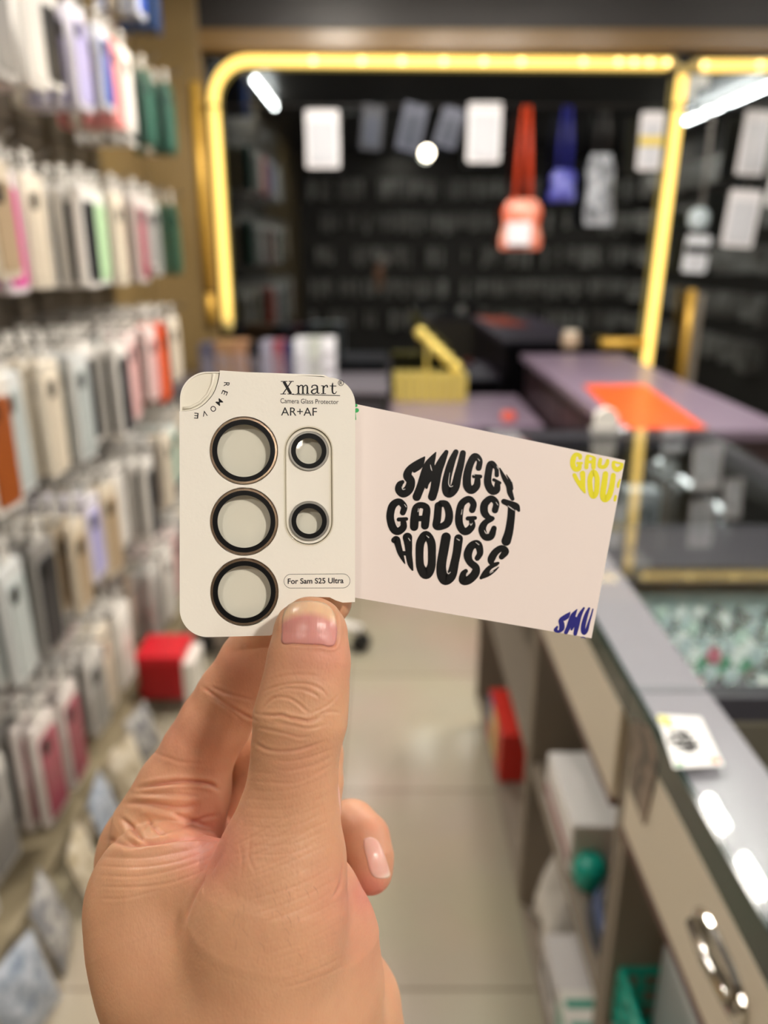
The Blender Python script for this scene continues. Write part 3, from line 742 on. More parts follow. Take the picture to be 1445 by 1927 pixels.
tag(mb.build('orange_sheet', M_orange), 'long bright orange sheet lying on the purple counter', 'sheet')
p = at_z(1068, 652, TZ)
t = thing('jar', (p.x, p.y - .05, TZ), 'small beige jar standing at the far end of the purple counter', 'jar')
MB().lathe([(0, 0), (.04, 0), (.044, .01), (.044, .06), (.036, .07)], (p.x, p.y - .05, TZ), 20).build('body', mat('beige_ceramic', '#b09a84', rough=.4), t, smooth=True)
MB().lathe([(0, .07), (.038, .07), (.038, .085), (0, .088)], (p.x, p.y - .05, TZ), 20).build('lid', M_cream_pl, t)
p = at_z(1105, 795, TZ + .009)
p = Vector((.585, 2.0, TZ + .0087))
t = thing('tape_dispenser', p, 'small pale grey holder on the glass counter in front of the orange sheet', 'holder')
MB().box(p.x - .035, p.x + .035, p.y - .02, p.y + .02, p.z, p.z + .02).build('base', M_grey_pl, t, bevel=.004)
MB().lathe([(.012, -.01), (.03, -.01), (.03, .01), (.012, .01)], (p.x, p.y, p.z + .04), 20, Matrix.Rotation(PI / 2, 3, 'X')).build('roll', M_white_pl, t)

# ------------------------------------------------------------------ things on the open shelves under the counters
def carton(name, x0, x1, y0, y1, z0, z1, m, label, cat, extra=None, grp=None):
    t = thing(name, ((x0 + x1) / 2, (y0 + y1) / 2, z0), label, cat, grp)
    MB().box(x0, x1, y0, y1, z0, z1).build('carton', m, t, bevel=.004)
    if extra: extra(t)
    return t
def red_marks(t):
    mb = MB()
    for k in range(4): mb.box(.385, .40, 1.02 + k * .035, 1.04 + k * .035, .5475, .549)
    mb.build('printed_mark', mat('red_ink', '#b8493e', rough=.4), t)
    MB().box(.2935, .2955, .985, 1.165, .47, .49).build('red_stripe', mat('dark_red_print', '#7c2f35', rough=.4), t)
carton('white_carton', .295, .44, .98, 1.17, .4505, .548, mat('white_carton_card', '#dfdcd8', rough=.5), 'white carton with red marks on the upper open shelf under the trinket counter', 'carton', red_marks)
t = thing('cable_bundle', (.36, .88, .4505), 'black and blue cable bundle on the upper open shelf beside the white carton', 'cable')
for k, (c, rr) in enumerate((('#23252c', .009), ('#3a4a70', .008), ('#1a1a1d', .01))):
    pts = [(.34 + .035 * math.cos(a) + .01 * k, .865 + .065 * math.sin(a), .462 + .018 * k + .006 * math.sin(3 * a)) for a in [2 * PI * i / 24 for i in range(24)]]
    MB().tube(pts, rr, 8, closed=True).build('cable_loop', mat('cable_' + str(k), c, rough=.4), t, smooth=True)
o = MB().box(.46, .56, .83, .95, .4505, .60).build('orange_box', mat('orange_card', '#b8532b', rough=.4), bevel=.004)
tag(o, 'rust orange box behind the cable bundle on the upper open shelf', 'box')
o = MB().lathe([(0, 0), (.022, 0), (.026, .01), (.026, .035), (.018, .05), (0, .052)], (.325, .965, .4505), 20).build('teal_bottle_cap', M_teal, smooth=True)
tag(o, 'small teal cap on the upper shelf edge before the white carton', 'cap')
o = MB().tube([(.31, .80, .459), (.33, .81, .462), (.36, .80, .459)], .008, 8).build('purple_pen', mat('purple_plastic', '#5c1a78', rough=.3), smooth=True)
tag(o, 'short purple marker on the upper shelf near the counter divider', 'marker')
# lower shelf
def book_stripes(t):
    MB().box(.2935, .2955, 1.72, 1.80, .11, .235).build('yellow_panel', mat('yellow_print', '#c9b567', rough=.4), t)
    MB().box(.2935, .2955, 1.80, 1.86, .17, .238).build('blue_panel', mat('blue_print', '#2b4a8c', rough=.4), t)
carton('red_carton', .296, .40, 1.66, 1.88, .0955, .24, mat('red_print', '#c3281c', rough=.4), 'red carton with yellow and blue print on the lower open shelf, far along the aisle', 'carton', book_stripes)
# crumpled white carrier bag
def crumple(name, c, w, d, h, m, label, seed):
    r = random.Random(seed); mb = MB(); nu, nv = 20, 12; g = []
    ph = [r.uniform(0, 6) for _ in range(6)]
    for j in range(nv + 1):
        for i in range(nu):
            a = 2 * PI * i / nu; v = j / nv
            k = (1 - .75 * max(0, v - .35) / .65) * (1 + .16 * math.sin(3 * a + ph[0] + 4 * v) + .1 * math.sin(7 * a + ph[1] - 6 * v) + .06 * math.sin(11 * a + ph[2] + 13 * v))
            g.append(Vector((c[0] + w / 2 * k * math.cos(a), c[1] + d / 2 * k * math.sin(a), c[2] + h * v * (1 + .08 * math.sin(4 * a + ph[3])))))
    f = [(j * nu + i, j * nu + (i + 1) % nu, (j + 1) * nu + (i + 1) % nu, (j + 1) * nu + i) for j in range(nv) for i in range(nu)]
    f += [tuple(reversed(range(nu))), tuple(nv * nu + i for i in range(nu))]
    mb.add(g, f); return tag(mb.build(name, m, smooth=True), label, 'bag')
crumple('plastic_bag', (.37, 1.22, .0958), .13, .18, .2, mat('white_film', '#d9d4cb', rough=.35), 'crumpled white plastic bag on the lower open shelf below the white carton', 4)
crumple('plastic_bag', (.37, 1.42, .0958), .12, .14, .1, mat('pale_film', '#bdb3b2', rough=.35), 'low crumpled pale bag on the lower shelf behind the white bag', 8)
def slot(t): MB().box(.2935, .2955, 1.0, 1.08, .15, .165).build('dark_label', M_black, t)
carton('pale_carton', .296, .42, .985, 1.10, .0955, .2, mat('pale_carton_card', '#c9c5c2', rough=.5), 'pale carton with a dark label on the lower shelf before the white bag', 'carton', slot)
t = thing('striped_box', (.35, .87, .0955), 'white box with green stripes on the lower open shelf near the counter divider', 'box')
MB().box(.294, .42, .80, .97, .0955, .22).build('carton', mat('white_box_card', '#d8d5cc', rough=.5), t, bevel=.003)
sm = MB()
for k in range(4): sm.box(.2925, .2945, .805, .965, .112 + k * .026, .122 + k * .026); sm.box(.30, .415, .815 + k * .04, .83 + k * .04, .2195, .2212)
sm.build('green_stripe', mat('green_stripe_ink', '#2f8f79', rough=.4), t)
# teal basket on the near counter's shelf
t = thing('teal_basket', (.38, .62, .4505), 'teal plastic basket with holes on the open shelf of the nearest counter', 'basket')
bx0, bx1, by0, by1, bz = .30, .46, .56, .735, .4505
MB().box(bx0, bx1, by0, by1, bz, bz + .008).build('bottom', M_teal, t)
def lattice(mb, axis, fixed, a0, a1, z0, z1):
    n = 6; rows = 3
    def bar(a, b_, c, d):
        (mb.box(fixed - .003, fixed + .003, a, b_, c, d) if axis == 'x' else mb.box(a, b_, fixed - .003, fixed + .003, c, d))
    for r in range(rows + 1):
        zz = z0 + (z1 - z0) * r / rows; hh = .010 if r in (0, rows) else .005
        bar(a0, a1, zz - hh / 2, zz + hh / 2 + (.004 if r == rows else 0))
    for i in range(n + 1):
        c = a0 + (a1 - a0) * i / n; bar(c - .005, c + .005, z0, z1)
for ax, fx, a0, a1 in (('x', bx0, by0, by1), ('x', bx1, by0, by1), ('y', by0, bx0, bx1), ('y', by1, bx0, bx1)):
    mb = MB(); lattice(mb, ax, fx, a0, a1, bz + .005, bz + .085); mb.build('side', M_teal, t, bevel=.0015, seg=1)
o = MB().box(.34, .42, .60, .72, bz + .009, bz + .15).build('grey_packet', mat('grey_packet_film', '#a7aaa8', rough=.3), bevel=.006)
tag(o, 'grey packet standing inside the teal basket', 'packet')
o = MB().box(.47, .56, .45, .74, bz, bz + .19).build('white_packet', mat('white_packet_film', '#cfcac2', rough=.4), bevel=.006)
tag(o, 'white packet standing behind the teal basket', 'packet')

# ------------------------------------------------------------------ the lens protector pack held in the hand
M_pack = mat('pearl_white_card', '#f8f4ea', rough=.42, bump=(900, .12, .0004))
M_back = mat('ivory_backing', '#f8f5ec', rough=.45)
M_ink = mat('printed_black', '#101014', rough=.35)
pk = Plane(P(338, 698, .2132), P(668, 710, .2178), P(338, 1197, .2138))
U = pk.uv
def px_arc(cx, cy, r, a0, a1, n=14):   # picture degrees, y down
    return [(cx + r * math.cos(math.radians(a0 + (a1 - a0) * k / n)), cy + r * math.sin(math.radians(a0 + (a1 - a0) * k / n))) for k in range(n + 1)]
def circ(cx, cy, r, n=64): return [U(*p_) for p_ in px_arc(cx, cy, r, 0, 360, n)[:-1]]
TAB = [(413.5, 697), (412, 712), (404, 737), (390, 756), (374, 768), (357, 773), (337.5, 774)]
tabc = catmull([np.array(q) for q in TAB], 5)
outline = [tuple(q) for q in tabc] + px_arc(391, 1146, 53, 180, 90) + [(430, 1198), (508, 1196)]
outline += px_arc(586, 1182, 63, 168, 318, 22)[2:] and [(512, 1194), (519, 1166), (535, 1144), (560, 1129), (590, 1123), (620, 1124), (632, 1130), (645, 1134)]
outline += [(668, 1133)] + px_arc(617, 761.5, 51.5, 0, -80) + [(610, 709.5)]
big = [(458.7, 848), (459.3, 981.5), (459.8, 1114)]
small = [(581, 848.5), (581.7, 980.5)]
cap_out = px_arc(580.5, 848, 44, 180, 360, 20) + px_arc(581.5, 981, 44, 0, 180, 20)
pack = thing('lens_protector_pack', pk.K(503, 950), 'white lens protector pack reading Xmart with five black ringed lenses, held by the thumb', 'lens protector pack')
GAP = .0024
plate(pk, [[U(*q) for q in outline]] + [circ(x, y, 64.5) for x, y in big] + [[U(*q) for q in cap_out]], -.0004, .0004, M_pack, 'front_card', pack)
# backing tray with the peel corner
full = px_arc(390, 751, 52, 180, 268) + [(430, 698.6)] + [(610, 705)] + px_arc(616, 761, 51, -85, 0) + [(667.5, 1132)] + [(645, 1133), (632, 1129), (620, 1124), (590, 1123), (560, 1129), (535, 1144), (519, 1166), (512, 1194)] + [(430, 1197.5)] + px_arc(391, 1146, 52.5, 90, 180)
plate(pk, [[U(*q) for q in full]], -GAP - .0006, .0006, M_back, 'backing_card', pack)
shr = [((x - 503) * .985 + 503, (y - 950) * .99 + 950) for x, y in full]
plate(pk, [[U(*q) for q in full], [U(*q) for q in shr]], -GAP, GAP - .0004, M_pack, 'rim', pack)
tabp = px_arc(390.5, 751, 51.5, 180, 268) + [(411, 699)] + [(x - 2, y - 1) for x, y in [tuple(q) for q in tabc]][2:-1] + [(339, 772)]
plate(pk, [[U(*q) for q in tabp]], -.0013, .0006, mat('cream_peel_tab', '#f6f1e2', rough=.38), 'peel_tab', pack)
rg = MB(); rg.tube([pk.K(x, y, -.0006) for x, y in [(402, 703), (399, 722), (390, 742), (376, 757), (358, 766), (344, 768)]], .00045, 8)
child(rg.build('peel_ridge', MATS['cream_peel_tab'], smooth=True), [c for c in pack.children if c.name.startswith('peel_tab')][0])
# lens protectors: metal rim, black ring, clear glass
M_rim_gold = mat('champagne_rim', '#b59d86', rough=.2, metal=1.0); M_rim_steel = mat('steel_rim', '#b5b2ac', rough=.3, metal=1.0)
M_ring = mat('black_lens_ring', '#08080a', rough=.3, spec=.3)
M_lens = glass_mat('lens_glass', '#fcfcfa', 1.4, .005)
PXM = .2150 / FPX
def lens(cx, cy, ro, rb, ri, rim):
    c = pk.K(cx, cy); r3 = Matrix((pk.e1, pk.e2, pk.n)).transposed()
    o = MB().lathe([(rb * PXM, .0001), (ro * PXM * .985, .0001), (ro * PXM, -.0002), (ro * PXM, -.0012), (rb * PXM, -.0012), (rb * PXM, .0001)], c, 72, r3).build('lens_protector', rim, pack, smooth=False)
    child(MB().lathe([(ri * PXM, .0), (rb * PXM, .0), (rb * PXM, -.0006), (ri * PXM, -.0006), (ri * PXM, .0)], c, 72, r3).build('black_ring', M_ring), o)
    child(MB().lathe([(0, .00002), (ri * PXM * 1.001, .00002), (ri * PXM * 1.001, -.0005), (0, -.0005)], c, 72, r3).build('lens_glass', M_lens), o)
for (x, y), w in zip(big, ('', '', '')): lens(x, y, 63, 58.5, 49.5, M_rim_gold)
for x, y in small: lens(x, y, 37.5, 33.5, 24.5, M_rim_steel)
# clear blister lip round the two small lenses
bl = MB(); bl.tube([pk.K(x, y, .0001) for x, y in cap_out], .00035, 8, closed=True); bl.build('blister_lip', glass_mat('clear_blister', '#f3f1ea', 1.5), pack, smooth=True)
plate(pk, [[U((x - 581) * .985 + 581, (y - 914.5) * .985 + 914.5) for x, y in cap_out]] + [circ(x, y, 38) for x, y in small], -.0009, .0004, M_pack, 'small_lens_tray', pack)

# lettering on the pack, in crop coordinates of the photograph
def CR(x, y): return (320 + x * .28024, 680 + y * .28024)
def KC(x, y, off=0): return pk.K(*CR(x, y), off)
OFF = .00006
tx = {k: MB() for k in ('caption', 'coating', 'model', 'peel', 'brand')}
text_mesh(tx['caption'], KC, 'Camera Glass Protector', [(741, 248), (1131, 257), (1131, 287), (741, 281)], OFF)
text_mesh(tx['coating'], KC, 'AR+AF', [(745, 309), (986, 312), (986, 366), (745, 364)], OFF)
text_mesh(tx['model'], KC, 'For Sam S25 Ultra', [(790, 1458), (1165, 1452), (1165, 1490), (790, 1495)], OFF, bold=.018)
for ch, (x, y), a in zip('REMOVE', [(380, 155), (366, 212), (331, 274), (290, 319), (233, 350), (176, 365)], [94, 112, 132, 150, 168, 185]):
    w, h = {'M': 38, 'O': 36, 'V': 33}.get(ch, 28), 38
    ca, sa = math.cos(math.radians(a)), math.sin(math.radians(a))
    cs_ = [(x + dx * ca - dy * sa, y + dx * sa + dy * ca) for dx, dy in ((-w / 2, -h / 2), (w / 2, -h / 2), (w / 2, h / 2), (-w / 2, h / 2))]
    text_mesh(tx['peel'], KC, ch, cs_, OFF, bold=.006)
# Xmart in a slab serif, drawn stroke by stroke
X = [[(764, 136, 19), (810, 218, 19)], [(814, 136, 7), (758, 218, 7)]]
ser = [[(744, 135, 5), (788, 135, 5)], [(796, 135, 5), (830, 135, 5)], [(741, 219, 5), (778, 219, 5)], [(788, 219, 5), (832, 220, 5)]]
m_ = [[(862, 163, 11), (862, 215, 11)], [(892, 172, 11), (892, 215, 11)], [(922, 174, 11), (922, 215, 11)]]
m_s = [[(848, 163, 5), (862, 163, 5)], [(850, 216, 5), (874, 216, 5)], [(882, 216, 5), (904, 216, 5)], [(912, 216, 5), (934, 216, 5)]]
m_a = [[(866, 172, 6), (878, 161, 7), (889, 164, 8), (892, 174, 11)], [(896, 172, 6), (908, 161, 7), (919, 165, 8), (922, 176, 11)]]
a_ = [[(952, 175, 9), (956, 164, 7), (972, 160, 7), (986, 166, 10), (989, 182, 11), (989, 205, 11), (996, 216, 6), (1004, 213, 4)], [(986, 184, 6), (962, 190, 8), (950, 202, 11), (956, 215, 8), (972, 216, 7), (986, 205, 6)]]
r_ = [[(1029, 164, 11), (1029, 216, 11)]]; r_a = [[(1033, 178, 6), (1042, 164, 7), (1053, 162, 8), (1056, 172, 10)]]; r_s = [[(1014, 164, 5), (1029, 164, 5)], [(1013, 217, 5), (1047, 217, 5)]]
t_ = [[(1092, 146, 5), (1090, 164, 11), (1090, 200, 11), (1096, 215, 9), (1108, 216, 6), (1118, 203, 4)]]; t_s = [[(1072, 165, 5), (1116, 166, 5)]]
for g_, rn in ((X, False), (ser, False), (m_, False), (m_s, False), (r_, False), (r_s, False), (t_s, False)): strokes_mesh(tx['brand'], KC, g_, OFF, smooth=0, rnd=rn)
for g_ in (m_a, a_, r_a, t_): strokes_mesh(tx['brand'], KC, g_, OFF, smooth=5)
strokes_mesh(tx['brand'], KC, [[(820, 222, 4.5), (1141, 230, 4.5)]], OFF, smooth=0, rnd=False)
strokes_mesh(tx['brand'], KC, [[(1147 + 18 * math.cos(k * PI / 12), 145 + 19 * math.sin(k * PI / 12), 3.5) for k in range(25)]], OFF, smooth=0, n=8)
text_mesh(tx['brand'], KC, 'R', [(1138, 133), (1157, 133), (1157, 157), (1138, 157)], OFF, bold=.01)
pill = [(x, y, 2.6) for x, y in px_arc(811, 1476, 46.5, 90, 270, 14) + px_arc(1161, 1474, 47, -90, 90, 14)]
strokes_mesh(tx['model'], KC, [pill + [pill[0]]], OFF, smooth=0, n=6)
for k_, m_ in tx.items(): m_.build(k_ + '_lettering', M_ink, pack)

# ------------------------------------------------------------------ shop business card behind the pack
bc = Plane(P(668, 760, .2228), P(1176, 866, .2400), P(668, 1126, .2222))
UB = bc.uv
card = thing('business_card', bc.K(880, 960), 'white business card with a big black round bubble letter logo, held behind the lens pack', 'business card')
plate(bc, [[UB(*q) for q in ((560, 737.5), (1176, 866), (1113, 1201), (560, 1106))]], -.0005, .0005, mat('matt_white_card', '#e9dcd6', rough=.5), 'card', card)
def tile(ox, oy, sc, strokes):          # close-up coordinates to picture coordinates
    return [[(ox + x / sc, oy + y / sc, w / sc) for x, y, w in st] for st in strokes]
LOGO = tile(720, 840, 10.32, [
 [(812, 208, 30), (650, 330, 100), (520, 450, 140), (480, 570, 170), (545, 680, 170), (505, 830, 185), (400, 905, 180), (310, 840, 145), (330, 740, 125), (385, 690, 75)], [(800, 230, 50), (730, 370, 110), (615, 475, 75)],
 [(660, 980, 165), (740, 780, 165), (870, 420, 190), (960, 250, 130), (1030, 120, 25)], [(960, 980, 165), (1010, 800, 170), (1060, 500, 185), (1150, 280, 150), (1235, 110, 85)], [(950, 500, 230), (865, 700, 95), (850, 800, 55)], [(1000, 170, 60), (965, 360, 90), (1000, 480, 120)],
 [(1420, 110, 105), (1330, 320, 145), (1245, 640, 165), (1235, 830, 175), (1290, 910, 180), (1400, 800, 175), (1460, 560, 150), (1520, 320, 135), (1557, 130, 115)],
 [(390, 1285, 115), (415, 1170, 125), (320, 1075, 130), (200, 1140, 150), (150, 1300, 150), (155, 1450, 150), (210, 1600, 155), (300, 1650, 145), (400, 1570, 135), (400, 1450, 110)], [(310, 1420, 80), (460, 1410, 72)],
 [(610, 1560, 165), (620, 1400, 170), (645, 1200, 140), (740, 1140, 120), (850, 1200, 140), (835, 1400, 160), (820, 1540, 155)], [(640, 1400, 110), (820, 1400, 110)],
 [(1080, 1150, 145), (1060, 1400, 150), (1040, 1540, 145), (1130, 1560, 130), (1260, 1480, 155), (1290, 1300, 150), (1230, 1130, 140), (1130, 1110, 130)]])
LOGO += tile(850, 840, 10.32, [
 [(520, 420, 115), (540, 280, 115), (450, 200, 145), (360, 330, 145), (300, 550, 155), (300, 760, 165), (380, 850, 155), (480, 770, 140), (500, 640, 115)], [(430, 580, 80), (555, 585, 75)],
 [(872, 560, 85), (860, 420, 85), (760, 345, 140), (710, 520, 140), (700, 720, 150), (780, 860, 155), (870, 840, 140), (885, 720, 105)], [(815, 650, 65), (930, 710, 65)],
 [(930, 425, 25), (1010, 600, 85), (1100, 760, 105), (1130, 900, 110), (1180, 1020, 75)], [(1060, 550, 15), (1140, 700, 55), (1150, 820, 90)],
 [(395, 1235, 125), (420, 1115, 125), (330, 1025, 130), (190, 1120, 140), (140, 1350, 150), (150, 1520, 150), (220, 1640, 145), (310, 1640, 145), (395, 1540, 130), (380, 1430, 105)], [(310, 1400, 85), (450, 1390, 78)],
 [(838, 1240, 125), (860, 1100, 125), (760, 1015, 130), (640, 1120, 150), (630, 1270, 150), (700, 1370, 120), (790, 1400, 85)], [(770, 1420, 85), (650, 1480, 120), (590, 1610, 150), (650, 1750, 145), (760, 1740, 145), (818, 1590, 105)],
 [(1010, 1070, 105), (1130, 1120, 130), (1250, 1170, 135), (1300, 1245, 55)], [(1160, 1180, 145), (1150, 1380, 150), (1110, 1650, 165), (1055, 1840, 185)]])
LOGO += tile(720, 970, 10.32, [
 [(225, 480, 120), (270, 470, 140), (300, 580, 125), (345, 730, 110), (410, 890, 45), (435, 940, 12)], [(480, 425, 185), (500, 600, 145), (510, 780, 125), (540, 950, 105), (580, 1060, 35)], [(350, 725, 75), (480, 740, 95)],
 [(840, 380, 165), (735, 520, 165), (715, 760, 155), (735, 1000, 165), (840, 1130, 215), (940, 1000, 165), (955, 760, 155), (940, 520, 165), (840, 380, 165)],
 [(1230, 420, 185), (1190, 650, 185), (1140, 950, 185), (1150, 1150, 200), (1220, 1255, 195), (1335, 1160, 190), (1400, 900, 165), (1442, 700, 165), (1472, 450, 172)]])
LOGO += tile(850, 970, 10.32, [
 [(495, 830, 105), (550, 720, 125), (500, 560, 155), (375, 600, 155), (310, 760, 165), (350, 900, 140), (465, 1010, 145), (450, 1130, 165), (330, 1250, 165), (220, 1260, 165), (220, 1140, 120), (270, 1080, 85)],
 [(965, 805, 105), (1040, 700, 145), (960, 640, 130), (840, 720, 140), (765, 860, 145), (800, 945, 80), (900, 925, 55)], [(870, 950, 60), (740, 1010, 90), (650, 1120, 115), (570, 1210, 65)], [(560, 1222, 40), (700, 1160, 60), (820, 1080, 48), (908, 1003, 20)]])
lg = MB(); strokes_mesh(lg, bc.K, LOGO, .00008); lg.build('round_logo', mat('glossy_black_ink', '#0b0b0c', rough=.25, coat=.3), card)
def CB(x, y): return (660 + x * .3737, 740 + y * .3738)
def KB(x, y, off=0): return bc.K(*CB(x, y), off)
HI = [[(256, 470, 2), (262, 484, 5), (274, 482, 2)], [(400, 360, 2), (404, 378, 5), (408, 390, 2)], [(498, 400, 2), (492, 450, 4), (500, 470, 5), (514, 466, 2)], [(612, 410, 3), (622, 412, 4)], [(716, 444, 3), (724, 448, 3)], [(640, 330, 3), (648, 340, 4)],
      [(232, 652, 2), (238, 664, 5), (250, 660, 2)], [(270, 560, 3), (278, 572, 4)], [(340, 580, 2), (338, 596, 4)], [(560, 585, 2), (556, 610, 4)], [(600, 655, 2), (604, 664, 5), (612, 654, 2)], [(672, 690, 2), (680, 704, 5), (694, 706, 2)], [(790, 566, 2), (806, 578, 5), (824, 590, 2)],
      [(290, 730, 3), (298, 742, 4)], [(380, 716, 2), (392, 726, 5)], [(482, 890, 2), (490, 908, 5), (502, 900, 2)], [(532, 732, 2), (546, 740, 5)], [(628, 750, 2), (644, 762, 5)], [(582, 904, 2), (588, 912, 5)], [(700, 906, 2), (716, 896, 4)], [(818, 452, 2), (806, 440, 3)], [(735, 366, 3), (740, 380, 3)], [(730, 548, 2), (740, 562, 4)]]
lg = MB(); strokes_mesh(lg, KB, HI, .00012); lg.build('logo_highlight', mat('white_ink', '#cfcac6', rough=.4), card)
YEL = tile(1060, 840, 11.115, [[(350, 245, 75), (345, 195, 85), (255, 172, 85), (205, 260, 110), (195, 380, 110), (240, 475, 100), (320, 465, 105), (345, 370, 80)], [(290, 350, 55), (385, 350, 50)],
 [(480, 440, 88), (490, 300, 88), (505, 212, 80)], [(630, 440, 92), (630, 330, 95), (640, 255, 85)], [(500, 325, 65), (630, 325, 65)], [(520, 190, 40), (630, 222, 40)],
 [(775, 272, 75), (755, 380, 88), (775, 428, 80), (860, 425, 88), (910, 360, 85), (925, 300, 75)], [(1045, 335, 65), (1055, 430, 88), (1120, 485, 105), (1195, 445, 95), (1225, 375, 65)], [(1060, 325, 50), (1140, 345, 45), (1235, 368, 45)],
 [(230, 600, 85), (290, 720, 85), (380, 870, 70), (450, 970, 35)], [(400, 565, 115), (410, 700, 95), (420, 830, 75), (445, 955, 45)], [(310, 740, 65), (410, 750, 75)],
 [(630, 545, 125), (562, 650, 108), (555, 800, 108), (580, 980, 108), (630, 1035, 125), (688, 960, 108), (703, 800, 108), (698, 640, 108), (630, 545, 125)],
 [(880, 575, 115), (850, 800, 125), (822, 1000, 125), (862, 1105, 135), (948, 1040, 125), (1008, 850, 115), (1042, 605, 105)], [(1185, 690, 25), (1150, 780, 55), (1140, 850, 45)], [(1090, 1045, 60), (1075, 1125, 60)]])
lg = MB(); strokes_mesh(lg, bc.K, YEL, .00008); lg.build('yellow_logo', mat('ink_yellow_bright', '#e6dc10', rough=.35), card)
BLU = tile(1030, 1130, 14.45, [[(620, 312, 18), (480, 420, 80), (370, 540, 135), (390, 650, 145), (385, 760, 140), (310, 845, 70), (220, 805, 100), (262, 715, 55)], [(600, 350, 40), (540, 450, 85), (455, 535, 45)],
 [(500, 870, 105), (580, 700, 125), (690, 420, 140), (798, 245, 28)], [(752, 905, 105), (800, 700, 125), (870, 420, 115), (988, 205, 55)], [(740, 560, 160), (650, 790, 55)], [(700, 480, 120), (820, 520, 120)],
 [(1130, 212, 58), (1050, 400, 105), (980, 650, 125), (962, 820, 115), (1000, 885, 105), (1065, 800, 95), (1125, 600, 65), (1195, 380, 45), (1232, 235, 35)], [(905, 1008, 15), (970, 1000, 34), (1025, 1030, 15)]])
lg = MB(); strokes_mesh(lg, bc.K, BLU, .00008); lg.build('blue_logo', mat('ink_blue', '#20207a', rough=.35), card)
GRN = [[(14, 66, 14), (26, 62, 16)], [(12, 92, 22), (30, 86, 22)], [(20, 104, 10), (24, 132, 6)]]
lg = MB(); strokes_mesh(lg, KB, GRN, .00008); lg.build('green_logo', mat('ink_green_bright', '#1ea653', rough=.35), card)

# ------------------------------------------------------------------ the hand
def C3(px, py, d): return np.array([(px - 722.5) / FPX * d, (963.5 - py) / FPX * d, -d])
def cone(p, a, b, ra, rb):
    ab = b - a; L2 = float(ab @ ab)
    h = np.clip(((p - a) @ ab) / L2, 0, 1)
    q = p - a - h[:, None] * ab
    return np.sqrt((q * q).sum(1)) - (ra + (rb - ra) * h)
def smin(a, b, k):
    h = np.maximum(k - np.abs(a - b), 0) / k
    return np.minimum(a, b) - h * h * h * k / 6
class Chain:
    def __init__(s, pts, k=.004, zs=1.0):
        s.k, s.zs = k, zs
        s.c = [C3(*q[:3]) for q in pts]; s.r = [q[3] * q[2] / FPX for q in pts]
        s.c0 = s.c[0].copy()
    def __call__(s, p):
        out = None
        z = np.array([1, 1, 1 / s.zs])
        pp = p * z
        for i in range(len(s.c) - 1):
            d = cone(pp, s.c[i] * z, s.c[i + 1] * z, s.r[i], s.r[i + 1])
            out = d if out is None else smin(out, d, s.k)
        return out * (s.zs if s.zs < 1 else 1)
thumb = Chain([(584, 1195, .2055, 70.5), (581, 1245, .2045, 76), (573, 1305, .2035, 81), (565, 1352, .203, 86), (556, 1411, .2035, 80.5), (551, 1470, .204, 82), (544, 1535, .2045, 93), (535, 1600, .2045, 106), (520, 1690, .203, 125)], .003, .82)
metac = [Chain([(525, 1640, .207, 112), (500, 1740, .207, 140), (470, 1930, .210, 165), (455, 2200, .222, 170), (430, 2900, .24, 165)], .006),
         Chain([(305, 1688, .230, 137), (320, 1730, .228, 148), (345, 1800, .225, 158), (385, 1950, .225, 165), (410, 2200, .232, 175), (430, 2900, .25, 170)], .006),
         Chain([(588, 1690, .224, 88), (592, 1760, .224, 115), (588, 1850, .226, 130), (575, 1960, .228, 145), (540, 2200, .235, 160), (470, 2900, .25, 160)], .006),
         Chain([(600, 1800, .250, 95), (640, 1900, .250, 110), (650, 1990, .25, 115), (600, 2200, .25, 140)], .006)]
webc = Chain([(445, 1642, .213, 52), (380, 1652, .217, 66), (300, 1655, .222, 88)], .006)
index = Chain([(318, 1560, .246, 106), (345, 1490, .246, 88), (374, 1415, .245, 68), (404, 1362, .2445, 66), (436, 1308, .243, 63), (475, 1245, .240, 60), (530, 1170, .236, 57), (612, 1130, .2325, 50)], .003)
palm = Chain([(311, 1612, .258, 126), (390, 1720, .260, 150), (450, 1900, .25, 160)], .006)
middle = Chain([(330, 1640, .277, 90), (400, 1530, .277, 68), (480, 1420, .268, 60), (560, 1385, .258, 50), (598, 1420, .250, 46), (602, 1470, .246, 42), (604, 1522, .243, 38)], .003)
ring = Chain([(340, 1680, .292, 88), (430, 1590, .292, 64), (530, 1510, .285, 56), (580, 1490, .274, 48), (592, 1530, .268, 42), (594, 1585, .262, 37)], .003)
little = Chain([(350, 1740, .300, 80), (450, 1670, .298, 56), (580, 1590, .284, 54), (660, 1560, .268, 51), (683, 1580, .262, 49), (694, 1615, .258, 45), (697, 1640, .256, 41)], .003)
PARTS = [thumb] + metac + [webc, index, palm, middle, ring, little]
def sdf_groups(p):
    th = thumb(p); me = None
    for m_ in metac: d = m_(p); me = d if me is None else smin(me, d, .014)
    me = smin(me, webc(p), .008)
    A = smin(th, me, .011)
    B = smin(index(p), palm(p), .006)
    A = smin(A, B, .0016)
    for f in (middle, ring, little): A = smin(A, f(p), .0022)
    return A, th, me, B
def sdf(p): return sdf_groups(p)[0]
VOX = .00072
def axis(a, m, b, h1, h2):          # fine steps from a to m, coarser ones on to b
    return np.concatenate([np.arange(a, m, h1), np.arange(m, b, h2)])
